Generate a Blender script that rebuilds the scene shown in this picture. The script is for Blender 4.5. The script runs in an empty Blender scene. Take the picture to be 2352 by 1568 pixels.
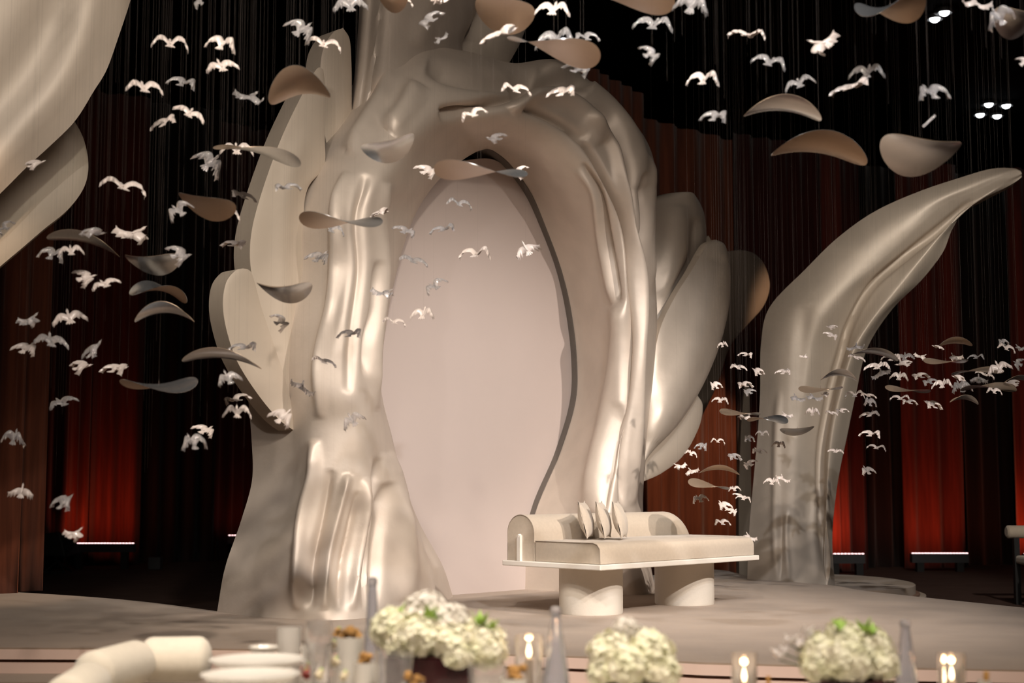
import bpy, bmesh, math, random
import numpy as np
from mathutils import Vector, Matrix, Euler
random.seed(7)
S = bpy.context.scene
C = bpy.context.collection
PI = math.pi
# ------------------------------------------------------------------ camera
F = 3267.0; HE = 1.1; PITCH = math.atan(325.0 / F)
cd = bpy.data.cameras.new('camera'); cam = bpy.data.objects.new('camera', cd); C.objects.link(cam)
cam.location = (0, 0, HE); cam.rotation_euler = (PI/2 + PITCH, 0, 0)
cd.sensor_width = 36; cd.lens = 36 * F / 2352; cd.clip_end = 200
cd.dof.use_dof = True; cd.dof.focus_distance = 12.6; cd.dof.aperture_fstop = 1.6
S.camera = cam
# ------------------------------------------------------------------ world, exposure
w = bpy.data.worlds.new('world'); S.world = w; w.use_nodes = True
w.node_tree.nodes['Background'].inputs[0].default_value = (1.0, 0.86, 0.74, 1)
w.node_tree.nodes['Background'].inputs[1].default_value = 0.012
S.view_settings.view_transform = 'Standard'; S.view_settings.look = 'None'
S.view_settings.gamma = 1; S.view_settings.exposure = 0.25; S.view_settings.use_curve_mapping = False
# ------------------------------------------------------------------ lights
def aim(o, tgt):
    d = Vector(tgt) - o.location
    o.rotation_euler = d.to_track_quat('-Z', 'Y').to_euler()
def spot(name, loc, tgt, power, ang, blend=.4, rad=.12, col=(1, .9, .8)):
    l = bpy.data.lights.new(name, 'SPOT'); l.energy = power; l.spot_size = math.radians(ang); l.spot_blend = blend
    l.shadow_soft_size = rad; l.color = col
    o = bpy.data.objects.new(name, l); C.objects.link(o); o.location = loc; aim(o, tgt); return o
def area(name, loc, tgt, power, sx, sy, col=(1, .88, .76)):
    l = bpy.data.lights.new(name, 'AREA'); l.shape = 'RECTANGLE'; l.size = sx; l.size_y = sy; l.energy = power; l.color = col
    o = bpy.data.objects.new(name, l); C.objects.link(o); o.location = loc; aim(o, tgt); return o
spot('key_spot_right', (7.5, 3.5, 7.5), (1.1, 12.6, 1.3), 4300, 34, .8, .10, (1, .87, .77))
spot('key_spot_front', (.9, 1.0, 8.2), (-.7, 12.2, 1.7), 2150, 33, .9, .22, (1, .9, .77))
spot('leaf_spot', (5.6, 4.5, 8.3), (5.1, 16.4, 2.2), 2600, 22, .7, .10, (1, .9, .78))
spot('tall_leaf_spot', (-1.0, 2.0, 8.3), (-4.6, 10.6, 3.6), 620, 34, .6, .2, (1, .9, .76))
spot('flock_spot_right', (3.0, 1.0, 8.3), (2.1, 7.6, 3.9), 2000, 34, .7, .08, (.95, .96, 1))
spot('flock_spot_left', (-3.5, 1.0, 8.3), (-2.2, 9.0, 2.6), 700, 44, .7, .08, (1, .9, .84))
spot('table_spot_left', (-2.4, 3.0, 8.0), (-1.3, 5.6, .4), 1300, 36, .5, .15, (1, .86, .72))
spot('table_spot_right', (2.0, 3.0, 8.0), (.7, 5.4, .4), 1350, 44, .5, .15, (1, .9, .76))
spot('stage_spot', (-1.0, 1.5, 8.2), (0.2, 9.9, 0), 2300, 40, .8, .2, (1, .86, .74))
spot('sofa_fill_spot', (6.0, 3.0, 8.2), (1.35, 12.6, .5), 1900, 17, .7, .08, (1, .88, .78))  # added, unseen: brightens the sofa front
area('audience_fill', (0, 1.5, 8.4), (0, 12.5, .5), 600, 9, 3, (1, .85, .72))  # unseen broad fill, added to lift the sculptures' shaded sides
spot('curtain_spot', (7.0, 14.5, 8.4), (3.2, 23.4, .9), 2600, 17, .5, .1, (1, .62, .38))
spot('side_drape_spot', (-2.0, 4.0, 8.3), (-5.3, 14.6, -.3), 2000, 11, .9, .1, (1, .72, .5))

# ------------------------------------------------------------------ projection helpers
sp, cp = math.sin(PITCH), math.cos(PITCH)
def ray(px, py):
    a = (px - 1176) / F; b = (784 - py) / F
    return np.array([a, cp - b * sp, sp + b * cp])
CAM = np.array([0, 0, HE])
def at(px, py, Y):                       # the point of a sight line at distance Y into the room
    r = ray(px, py); return CAM + r * (Y / r[1])
def ground(px, py, z=0.0):
    r = ray(px, py); return CAM + r * ((z - HE) / r[2])
def on_plane(px, py, X0, n, wv):
    r = ray(px, py); return CAM + r * ((wv + np.dot(n, X0 - CAM)) / np.dot(n, r))
def proj(P):                             # (N,3) -> pixels
    d = P - CAM
    yy = d[:, 1] * cp + d[:, 2] * sp; zz = -d[:, 1] * sp + d[:, 2] * cp
    return np.stack([1176 + F * d[:, 0] / yy, 784 - F * zz / yy], 1)

# ------------------------------------------------------------------ materials
def mat(name, col, rough=.6, metal=0, noise=0, nscale=8, bump=0, bscale=40, trans=0, emit=None, estr=0, col2=None,
        sheen=0, coat=0, stretch=None, rvar=0, sss=0, ior=1.5, spec=.5, alpha=1):
    m = bpy.data.materials.new(name); m.use_nodes = True; nt = m.node_tree; b = nt.nodes['Principled BSDF']
    b.inputs['Base Color'].default_value = (*col, 1); b.inputs['Roughness'].default_value = rough
    b.inputs['Metallic'].default_value = metal; b.inputs['Transmission Weight'].default_value = trans
    b.inputs['IOR'].default_value = ior; b.inputs['Sheen Weight'].default_value = sheen; b.inputs['Coat Weight'].default_value = coat
    b.inputs['Specular IOR Level'].default_value = spec; b.inputs['Alpha'].default_value = alpha
    if sss: b.inputs['Subsurface Weight'].default_value = sss; b.inputs['Subsurface Radius'].default_value = (.02, .02, .02)
    if emit: b.inputs['Emission Color'].default_value = (*emit, 1); b.inputs['Emission Strength'].default_value = estr
    tc = nt.nodes.new('ShaderNodeTexCoord'); mp = nt.nodes.new('ShaderNodeMapping'); nt.links.new(tc.outputs['Object'], mp.inputs[0])
    if stretch: mp.inputs['Scale'].default_value = stretch
    if noise or rvar:
        n = nt.nodes.new('ShaderNodeTexNoise'); n.inputs['Scale'].default_value = nscale; n.inputs['Detail'].default_value = 6
        nt.links.new(mp.outputs[0], n.inputs['Vector'])
        if noise:
            r = nt.nodes.new('ShaderNodeValToRGB'); c2 = col2 or tuple(c * (1 - noise) for c in col)
            r.color_ramp.elements[0].color = (*c2, 1); r.color_ramp.elements[1].color = (*col, 1)
            r.color_ramp.elements[0].position = .35; r.color_ramp.elements[1].position = .65
            nt.links.new(n.outputs[0], r.inputs[0]); nt.links.new(r.outputs[0], b.inputs['Base Color'])
        if rvar:
            mr = nt.nodes.new('ShaderNodeMapRange'); mr.inputs[3].default_value = rough - rvar; mr.inputs[4].default_value = rough + rvar
            nt.links.new(n.outputs[0], mr.inputs[0]); nt.links.new(mr.outputs[0], b.inputs['Roughness'])
    if bump:
        n2 = nt.nodes.new('ShaderNodeTexNoise'); n2.inputs['Scale'].default_value = bscale; n2.inputs['Detail'].default_value = 4
        nt.links.new(mp.outputs[0], n2.inputs['Vector'])
        bp = nt.nodes.new('ShaderNodeBump'); bp.inputs['Strength'].default_value = bump; bp.inputs['Distance'].default_value = .01
        nt.links.new(n2.outputs[0], bp.inputs['Height']); nt.links.new(bp.outputs[0], b.inputs['Normal'])
    return m
M = dict(
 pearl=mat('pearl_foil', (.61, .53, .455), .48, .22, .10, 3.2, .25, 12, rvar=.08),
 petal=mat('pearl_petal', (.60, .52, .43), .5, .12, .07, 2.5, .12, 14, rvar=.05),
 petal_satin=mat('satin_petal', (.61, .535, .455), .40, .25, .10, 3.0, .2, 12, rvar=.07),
 side=mat('side_shade', (.40, .34, .275), .6, 0, .08, 4, .1, 20),  # rims and backs: side shade put into a darker base colour
 shade_petal=mat('shaded_petal', (.24, .195, .155), .6, 0, .08, 4, .1, 20),  # rear petal lies in shade; that shade is put into its colour
 panel=mat('blush_panel', (.50, .425, .395), .75, 0, .03, 1.2, .08, 300),
 leaf=mat('leaf_pearl', (.53, .46, .385), .45, .18, .10, 3.0, .2, 12, rvar=.07),
 leafback=mat('tall_leaf_paint', (.50, .44, .36), .5, .1, .08, 3, .12, 12),
 carpet=mat('taupe_carpet', (.36, .268, .195), .95, 0, .12, 2.0, .5, 500, sheen=.2, spec=.1),
 fascia=mat('fascia_paint', (.70, .52, .43), .6, 0, .05, 3, .05, 60),
 recess=mat('recess_paint', (.24, .14, .10), .9),
 recess_grey=mat('recess_shade_grey', (.13, .11, .095), .8, 0, .1, 5),  # shade inside the jamb, painted into the lip colour
 lowfloor=mat('dark_carpet', (.11, .068, .056), .95, 0, .2, 3, .4, 400, spec=.1),
 black=mat('black_ceiling', (.004, .004, .004), .95, 0, .3, 3, spec=.05),
 sofa=mat('oatmeal_fabric', (.52, .44, .35), .9, 0, .06, 40, .25, 600, sheen=.3, spec=.2),
 seam=mat('seam_thread', (.30, .25, .20), .9, 0, .1, 60),
 pillow=mat('pillow_linen', (.55, .47, .38), .9, 0, .06, 60, .35, 500, sheen=.3, spec=.2),
 white=mat('ivory_lacquer', (.72, .68, .62), .45, 0, .03, 6, .05, 50),
 plinth=mat('ivory_plaster', (.70, .655, .58), .6, 0, .04, 5, .1, 60),
 milky=mat('milky_glass', (.60, .53, .49), .30, 0, .05, 20, .15, 60, coat=.4),
 clear=mat('clear_glass', (.96, .94, .95), .09, 0, rvar=.05, nscale=40, bump=1.0, bscale=50, trans=.82, ior=1.5, coat=1.0),
 silver=mat('silver_plate', (.66, .68, .70), .24, .92, .02, 5),
 bronze=mat('champagne_plate', (.48, .36, .26), .36, .6, .03, 6),
 thread=mat('nylon_thread', (.16, .12, .10), .5, 0, .05, 4, alpha=.15),
 dark=mat('dark_metal', (.012, .012, .013), .6, .2, .1, 10),
 batten=mat('batten_case', (.05, .05, .055), .6, .2, .1, 10),
 led=mat('led_strip', (1, .7, .7), .4, emit=(1, .62, .62), estr=3.0),
 lampon=mat('lamp_glow', (1, 1, 1), .4, emit=(.95, .97, 1), estr=9),
 flame=mat('candle_flame', (1, .8, .5), .4, emit=(1, .72, .40), estr=7),
 wax=mat('ivory_wax', (.62, .50, .38), .5, 0, .05, 20),
 glass=mat('table_glass', (.97, .96, .95), .04, trans=.93, rvar=.02, nscale=20, bump=.1, bscale=20),
 tint=mat('carafe_glass', (.86, .87, .93), .12, trans=.82, bump=.3, bscale=30),
 redbox=mat('oxblood_lacquer', (.045, .006, .009), .18, 0, .25, 4, coat=.3),
 bloom=mat('hydrangea_cream', (.95, .90, .74), .7, 0, .25, 14, col2=(.82, .81, .56), sss=.1),
 bloomw=mat('hydrangea_white', (.90, .84, .76), .7, 0, .10, 14, sss=.1),
 orchid=mat('orchid_white', (.88, .82, .80), .6, 0, .1, 20, sss=.1),
 green=mat('lime_leaf', (.42, .66, .12), .6, 0, .35, 20),
 dgreen=mat('leaf_green', (.05, .11, .03), .6, 0, .3, 20),
 china=mat('white_china', (.80, .76, .70), .22, 0, .03, 4, coat=.3),
 crisp=mat('fried_crumb', (.62, .33, .10), .8, 0, .5, 25, .8, 60),
 redfood=mat('berry_red', (.30, .03, .02), .4, 0, .4, 30),
 cream=mat('cream_food', (.85, .74, .52), .6, 0, .2, 30),
 cloth=mat('table_cloth', (.62, .56, .49), .9, 0, .05, 20, .2, 400),
)
def curtain_mat(name, col):
    return mat(name, col, .8, 0, .35, 3.0, .3, 60, sheen=.15, stretch=(6, 6, .35), spec=.15)
M['c_red'] = curtain_mat('wine_velvet', (.15, .030, .018))
M['c_dred'] = curtain_mat('dark_wine_velvet', (.060, .012, .009))
M['c_black'] = curtain_mat('black_drape', (.012, .009, .008))
M['c_brown'] = curtain_mat('russet_velvet', (.20, .062, .032))

# ------------------------------------------------------------------ object helpers
def obj(name, verts, faces, m, parent=None, smooth=True, sharp=None, mats=None, fm=None):
    me = bpy.data.meshes.new(name); me.from_pydata([tuple(v) for v in verts], [], [tuple(f) for f in faces]); me.update()
    bm = bmesh.new(); bm.from_mesh(me); bmesh.ops.recalc_face_normals(bm, faces=bm.faces); bm.to_mesh(me); bm.free()
    for mm in (mats or [m]): me.materials.append(mm)
    if fm is not None:
        me.polygons.foreach_set('material_index', fm)
    me.polygons.foreach_set('use_smooth', [smooth] * len(me.polygons))
    if smooth and sharp: me.set_sharp_from_angle(angle=math.radians(sharp))
    o = bpy.data.objects.new(name, me); C.objects.link(o)
    if parent: o.parent = parent
    return o
def tag(o, label=None, cat=None, group=None, kind=None):
    if label: o['label'] = label
    if cat: o['category'] = cat
    if group: o['group'] = group
    if kind: o['kind'] = kind
    return o
def empty(name, loc=(0, 0, 0), rz=0):
    o = bpy.data.objects.new(name, None); C.objects.link(o); o.location = loc; o.rotation_euler = (0, 0, rz)
    o.empty_display_size = .05; return o
class MB:
    def __init__(s): s.v = []; s.f = []
    def add(s, V, Fc):
        n = len(s.v); s.v += [tuple(v) for v in V]; s.f += [tuple(i + n for i in f) for f in Fc]; return s
    def box(s, x0, x1, y0, y1, z0, z1, Mx=None):
        V = [(x, y, z) for x in (x0, x1) for y in (y0, y1) for z in (z0, z1)]
        if Mx is not None: V = [Mx @ Vector(v) for v in V]
        return s.add(V, [(0, 1, 3, 2), (4, 6, 7, 5), (0, 4, 5, 1), (2, 3, 7, 6), (0, 2, 6, 4), (1, 5, 7, 3)])
    def lathe(s, prof, n=24, c=(0, 0), cap=True, sy=1):
        V = []; Fc = []
        for r, z in prof:
            for i in range(n):
                a = 2 * PI * i / n; V.append((c[0] + r * math.cos(a), c[1] + r * math.sin(a) * sy, z))
        k = len(prof)
        for j in range(k - 1):
            for i in range(n):
                Fc.append((j*n + i, j*n + (i+1) % n, (j+1)*n + (i+1) % n, (j+1)*n + i))
        if cap: Fc.append(tuple(range(n))); Fc.append(tuple(range((k-1)*n, k*n)))
        return s.add(V, Fc)
    def tube(s, p, q, r, n=10, r2=None):
        p = Vector(p); q = Vector(q); d = (q - p).normalized(); a = d.orthogonal().normalized(); b = d.cross(a); r2 = r if r2 is None else r2
        V = [p + (a * math.cos(2*PI*i/n) + b * math.sin(2*PI*i/n)) * r for i in range(n)] + [q + (a * math.cos(2*PI*i/n) + b * math.sin(2*PI*i/n)) * r2 for i in range(n)]
        return s.add(V, [(i, (i+1) % n, n + (i+1) % n, n + i) for i in range(n)] + [tuple(range(n)), tuple(range(n, 2*n))])
    def ball(s, c, r, nu=10, nv=6, sc=(1, 1, 1), jit=0, rnd=None):
        V = [(c[0], c[1], c[2] + r*sc[2])]; Fc = []
        for j in range(1, nv):
            for i in range(nu):
                th = PI*j/nv; ph = 2*PI*i/nu; k = r * (1 + (rnd.uniform(-jit, jit) if rnd else 0))
                V.append((c[0] + k*sc[0]*math.sin(th)*math.cos(ph), c[1] + k*sc[1]*math.sin(th)*math.sin(ph), c[2] + k*sc[2]*math.cos(th)))
        V.append((c[0], c[1], c[2] - r*sc[2])); L = len(V) - 1
        for i in range(nu):
            Fc.append((0, 1+i, 1+(i+1) % nu)); Fc.append((L, L-nu+(i+1) % nu, L-nu+i))
            for j in range(nv-2): Fc.append((1+j*nu+i, 1+(j+1)*nu+i, 1+(j+1)*nu+(i+1) % nu, 1+j*nu+(i+1) % nu))
        return s.add(V, Fc)
    def build(s, name, m, parent=None, smooth=True, sharp=35): return obj(name, s.v, s.f, m, parent, smooth, sharp)
def bevel(o, wd, seg=2):
    md = o.modifiers.new('bevel', 'BEVEL'); md.width = wd; md.segments = seg; md.limit_method = 'ANGLE'; md.angle_limit = math.radians(40); return o

def spline(P, n, closed=False):          # catmull-rom through P (k,3), n samples, chord-length spaced
    P = np.array(P, float); k = len(P)
    if k == 2 and not closed:
        t = np.linspace(0, 1, n)[:, None]; return P[0] * (1 - t) + P[1] * t
    if closed: Q = np.vstack([P[-1], P, P[0], P[1]]); segs = k
    else: Q = np.vstack([2*P[0] - P[1], P, 2*P[-1] - P[-2]]); segs = k - 1
    u = np.linspace(0, segs, n, endpoint=not closed); i = np.minimum(u.astype(int), segs - 1); f = (u - i)[:, None]
    p0, p1, p2, p3 = Q[i], Q[i+1], Q[i+2], Q[i+3]
    return .5*((2*p1) + (-p0+p2)*f + (2*p0-5*p1+4*p2-p3)*f*f + (-p0+3*p1-3*p2+p3)*f**3)
def polydist(pts, line):                 # distance (px) of points to polyline and 0..1 position
    L = spline(np.array([(a, b, 0) for a, b in line], float), 40)[:, :2]
    D = np.full(len(pts), 1e9); T = np.zeros(len(pts))
    for i in range(len(L) - 1):
        a, b = L[i], L[i+1]; ab = b - a; t = np.clip(((pts - a) @ ab) / (ab @ ab + 1e-9), 0, 1)
        d = np.hypot(*(pts - a - t[:, None] * ab).T); m_ = d < D; D[m_] = d[m_]; T[m_] = ((i + t) / (len(L) - 1))[m_]
    return D, T
def grid_normals(G, closed_v=False):
    du = np.gradient(G, axis=0)
    dv = (np.roll(G, -1, 1) - np.roll(G, 1, 1)) if closed_v else np.gradient(G, axis=1)
    n = np.cross(du, dv); n /= (np.linalg.norm(n, axis=2, keepdims=True) + 1e-9); return n
def displace(G, nrm, ridges, mask=None):
    P = G.reshape(-1, 3); px = proj(P); d = np.zeros(len(P))
    for line, wd, amp in ridges:
        D, T = polydist(px, line)
        taper = np.clip(np.minimum(T, 1 - T) * 6, 0, 1) ** .5
        near = (T <= .001) | (T >= .999)
        d += amp * np.exp(-(D / wd) ** 2) * np.where(near, .0, taper)
    if mask is not None: d *= mask.reshape(-1)
    return (P + nrm.reshape(-1, 3) * d[:, None]).reshape(G.shape)

# ------------------------------------------------------------------ the setting
FLZ = -.45
def struct(name, mb, m, smooth=False):
    o = mb.build(name, m, None, smooth); o['kind'] = 'structure'; return o
struct('floor', MB().box(-16, 16, -4, 42, FLZ - .1, FLZ), M['lowfloor'])
CZ = 8.8
struct('ceiling', MB().box(-16, 16, -4, 42, CZ, CZ + .1), M['black'])
struct('wall_left', MB().box(-16.1, -16, -4, 42, FLZ, CZ), M['black'])
struct('wall_right', MB().box(16, 16.1, -4, 42, FLZ, CZ), M['black'])
struct('wall_back', MB().box(-16, 16, 42, 42.1, FLZ, CZ), M['black'])

def outline(pts, n=140): return spline([(x, y, 0) for x, y in pts], n)[:, :2]
front_px = [(-900, 1484), (-400, 1485), (0, 1486.6), (490, 1489), (900, 1496), (1303, 1506), (1557, 1518), (1652, 1522), (2000, 1531), (2352, 1538), (2900, 1550)]
fr = outline([tuple(ground(*p)[:2]) for p in front_px])
back_pts = [ground(-900, 1316)[:2], ground(-400, 1335)[:2], ground(0, 1357)[:2], ground(300, 1378)[:2], ground(592, 1413)[:2],
            (-1.75, 12.5), (-1.25, 13.9), (-.2, 15.4), (1.2, 16.6), (2.2, 18.0), ground(1660, 1309)[:2], ground(1740, 1328)[:2], ground(1820, 1336)[:2], ground(1920, 1345)[:2],
            ground(2000, 1358)[:2], ground(2352, 1395)[:2], ground(2900, 1450)[:2]]
bk = outline([tuple(p) for p in back_pts], 200)
def slab(name, fr_, bk_, z0, z1, m, inset=0):
    a = fr_ + np.array([0, inset]); b = bk_ - np.array([0, inset])
    # strips matched by index along both outlines
    n = 160; ta = np.linspace(0, len(a) - 1, n); A = np.stack([np.interp(ta, range(len(a)), a[:, i]) for i in (0, 1)], 1)
    tb = np.linspace(0, len(b) - 1, n); B = np.stack([np.interp(tb, range(len(b)), b[:, i]) for i in (0, 1)], 1)
    V = [(*p, z1) for p in A] + [(*p, z1) for p in B] + [(*p, z0) for p in A] + [(*p, z0) for p in B]; Fc = []
    for i in range(n - 1):
        Fc += [(i, i+1, n+i+1, n+i), (2*n+i, 3*n+i, 3*n+i+1, 2*n+i+1), (i, 2*n+i, 2*n+i+1, i+1), (n+i, n+i+1, 3*n+i+1, 3*n+i)]
    Fc += [(0, n, 3*n, 2*n), (n-1, 3*n-1, 4*n-1, 2*n-1)]
    return V, Fc
stage = tag(empty('stage', (0, 12, 0)), kind='structure')
def part_slab(name, fr_, bk_, z0, z1, m, inset=0):
    V, Fc = slab(name, fr_, bk_, z0, z1, m, inset)
    return obj(name, [(a, b - 12, c) for a, b, c in V], Fc, m, stage, False)
part_slab('carpet', fr, bk, -.012, 0, M['carpet'], .004)
part_slab('fascia_board', fr, bk, -.078, -.012, M['fascia'])
part_slab('shadow_gap', fr, bk, -.100, -.078, M['recess'], .06)
part_slab('fascia_board', fr, bk, -.170, -.100, M['fascia'], .0)
part_slab('shadow_gap', fr, bk, FLZ, -.17, M['recess'], .05)
fr2 = fr - np.array([0, .42]); bk2 = fr + np.array([0, .3])
part_slab('step_tread', fr2, bk2, -.182, -.1701, M['carpet'], .004)
part_slab('step_fascia', fr2, bk2, -.250, -.182, M['fascia'])
part_slab('shadow_gap', fr2, bk2, -.275, -.25, M['recess'], .05)
part_slab('step_fascia', fr2, bk2, FLZ, -.275, M['fascia'])

# round side step the big right leaf stands on
st = tag(empty('round_step', (4.0, 17.1, FLZ)), 'low rounded two-layer taupe platform under the tall curling leaf', 'platform')
def blob(name, cx, cy, rx, ry, z0, z1, m, par, n=48, pw=2.0):
    V = []; Fc = []
    for z in (z0, z1):
        for i in range(n):
            a = 2*PI*i/n; V.append((cx + rx*math.copysign(abs(math.cos(a))**(2/pw), math.cos(a)), cy + ry*math.copysign(abs(math.sin(a))**(2/pw), math.sin(a)), z))
    Fc = [(i, (i+1) % n, n+(i+1) % n, n+i) for i in range(n)] + [tuple(range(n)), tuple(range(n, 2*n))]
    return obj(name, V, Fc, m, par, True, 35)
blob('lower_layer', -.15, .25, 1.05, 1.55, 0, .25, M['carpet'], st)
blob('gap_layer', -.15, .25, .98, 1.48, .25, .275, M['recess'], st)
blob('upper_layer', -.22, .25, 1.0, 1.5, .275, .37, M['carpet'], st)
RSZ = FLZ + .37

# ------------------------------------------------------------------ curtains
def drape(px0, px1, d0, d1, z0, z1, m, label, fold=.28, amp=.07, seed=0):
    rnd = random.Random(seed)
    a = at(px0, 1109, d0)[:2]; b = at(px1, 1109, d1)[:2]; L = np.linalg.norm(b - a); t = (b - a) / L; nn = np.array([t[1], -t[0]])
    if nn[1] > 0: nn = -nn
    nx = max(24, int(L / fold * 10)); nz = 8; V = []; Fc = []
    ph = [rnd.uniform(0, 6.28) for _ in range(3)]
    o = (a + b) / 2
    for j in range(nz + 1):
        zf = j / nz; z = z0 + (z1 - z0) * zf
        for i in range(nx + 1):
            s = L * i / nx
            f = amp * (math.sin(2*PI*s/fold + ph[0] + .8*math.sin(1.7*s + ph[1])) + .4*math.sin(2*PI*s/(fold*2.3) + ph[2] + zf*1.2)) * (.8 + .5 * (1 - zf))
            p = a + t * s + nn * f - o; V.append((p[0], p[1], z - z0))
    for j in range(nz):
        for i in range(nx): k = j*(nx+1)+i; Fc.append((k, k+1, k+nx+2, k+nx+1))
    n0 = len(V); V += [(x - nn[0]*.02, y - nn[1]*.02, z) for x, y, z in V]
    Fc += [(d_+n0, c+n0, b_+n0, a_+n0) for a_, b_, c, d_ in Fc[:]]
    for i in range(nx): Fc += [(i, i+1, n0+i+1, n0+i), (nz*(nx+1)+i, nz*(nx+1)+i+1, n0+nz*(nx+1)+i+1, n0+nz*(nx+1)+i)]
    e = obj('curtain', V, Fc, m); e.location = (o[0], o[1], z0)
    return tag(e, label, 'curtain')
DR = [
 (-420, 48, 14.9, 14.5, 0.0, 8.8, 'c_brown', 'russet velvet curtain at the far left edge, hem on the stage', .5),
 (44, 104, 14.7, 14.75, 0.0, 8.8, 'c_brown', 'narrow russet curtain return just right of the far left curtain', .34),
 (60, 150, 26, 26.4, FLZ, 8.7, 'c_dred', 'dark wine curtain behind the black case at the left', .3),
 (150, 205, 26.8, 27, FLZ, 8.7, 'c_red', 'narrow wine red curtain lit from below behind the left end of the long light bar', .3),
 (205, 325, 27.2, 27.6, FLZ, 8.7, 'c_red', 'wide wine red curtain lit from below behind the right end of the light bar', .42),
 (320, 490, 27.9, 28.6, FLZ, 8.7, 'c_black', 'black curtain behind the small box, between two wine red ones', .4),
 (480, 560, 29.4, 29.9, FLZ, 8.7, 'c_dred', 'dark wine curtain behind the left end of the light bar next to the arch', .3),
 (556, 760, 30.2, 30.4, FLZ, 8.7, 'c_dred', 'dark wine curtain partly hidden behind the left leg of the arch', .4),
 (1320, 1490, 20.2, 22.2, FLZ, 7.25, 'c_brown', 'russet curtain rising behind the right shoulder of the arch', .36),
 (1486, 1568, 22.4, 23.0, FLZ, 6.95, 'c_brown', 'narrow dark russet curtain right of the arch shoulder, behind the uppermost right petal', .36),
 (1560, 1695, 23.0, 23.9, FLZ, 6.95, 'c_brown', 'orange-brown lit curtain seen above the right end of the sofa', .55),
 (1692, 1900, 24.0, 25.1, FLZ, 7.1, 'c_dred', 'dark wine curtain behind the lower stem of the curling leaf', .4),
 (1896, 1948, 25.1, 25.5, FLZ, 7.1, 'c_red', 'narrow bright red lit curtain at the right edge of the curling leaf stem', .3),
 (1945, 1992, 25.6, 25.9, FLZ, 7.1, 'c_dred', 'dim wine curtain next to the bright red one right of the leaf stem', .3),
 (1990, 2080, 26.5, 26.8, FLZ, 7.1, 'c_black', 'black curtain between the leaf stem and the red curtain over the right light bar', .35),
 (2078, 2218, 26.2, 26.5, FLZ, 7.1, 'c_red', 'red lit curtain directly over the right light bar', .5),
 (2214, 2332, 27.2, 27.6, FLZ, 7.1, 'c_black', 'black curtain between the right light bar and the chair at the right edge', .35),
 (2328, 2560, 26.7, 27.3, FLZ, 7.1, 'c_red', 'red curtain at the far right edge behind the pale chair', .4),
]
for i, d in enumerate(DR): drape(*d[:6], M[d[6]], d[7], fold=d[8], amp=.055 if d[8] < .4 else .08, seed=i)

# light battens at the foot of the curtains
def batten(pxa, pxb, ya, yb, Y, label, power, tilt=.35):
    a = at(pxa, ya, Y); b = at(pxb, yb, Y); L = abs(b[0] - a[0]); cx = (a[0] + b[0]) / 2; z = (a[2] + b[2]) / 2
    e = tag(empty('light_bar', (cx, Y, FLZ)), label, 'stage light', 'floor light bars at the foot of the curtains')
    h = z - FLZ
    MB().box(-L/2, L/2, -.08, .08, h - .17, h - .012).build('case', M['batten'], e, False)
    n = int(L / .055); mb = MB()
    for k in range(n):
        x = -L/2 + (k + .5) * L / n; mb.box(x - .017, x + .017, -.07, -.02, h - .0119, h)
    mb.build('led_lens', M['led'], e, False)
    for sx in (-1, 1): MB().box(sx*L*.35 - .06, sx*L*.35 + .06, -.07, .07, 0, h - .17).build('foot', M['dark'], e, False)
    if power:
        l = area('batten_light', (cx, Y + .05, z + .03), (cx, Y + 1.5, z + 1.9), power, L, .08, (1, .17, .06)); l.data.spread = math.radians(150)
batten(160, 310, 1247, 1245, 26.2, 'grey floor light bar with pink leds beside the black case', 8)
batten(525, 655, 1230, 1226, 29.0, 'dim light bar running behind the left leg of the arch', 1.5)
batten(1905, 1984, 1270, 1270, 24.4, 'light bar partly hidden behind the foot of the curling leaf', 12)
batten(2092, 2222, 1269, 1269, 25.3, 'light bar with pink leds under the red curtain at the right', 6.5)
batten(2350, 2470, 1270, 1270, 26.0, 'light bar behind the pale chair at the right edge', 12)

# ceiling downlights
for (px, py, lb) in [(2271, 234, 'upper left lamp of the square cluster of four'), (2311, 237, 'upper right lamp of the square cluster of four'),
                     (2251, 258, 'lower left lamp of the square cluster of four'), (2290, 261, 'lower right lamp of the square cluster of four'),
                     (2169, 22, 'upper lamp of the pair near the top edge'), (2147, 37, 'lower lamp of the pair near the top edge')]:
    p = ground(px, py, CZ); e = tag(empty('ceiling_spotlight', p), 'small round recessed ceiling light, ' + lb, 'ceiling light', 'recessed ceiling lights')
    MB().lathe([(.16, 0), (.16, -.05), (.12, -.06), (.11, -.02)], 20, cap=False).build('housing', M['dark'], e)
    MB().ball((0, 0, -.04), .085, 12, 6, (1, 1, .8)).build('lamp', M['lampon'], e)

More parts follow.
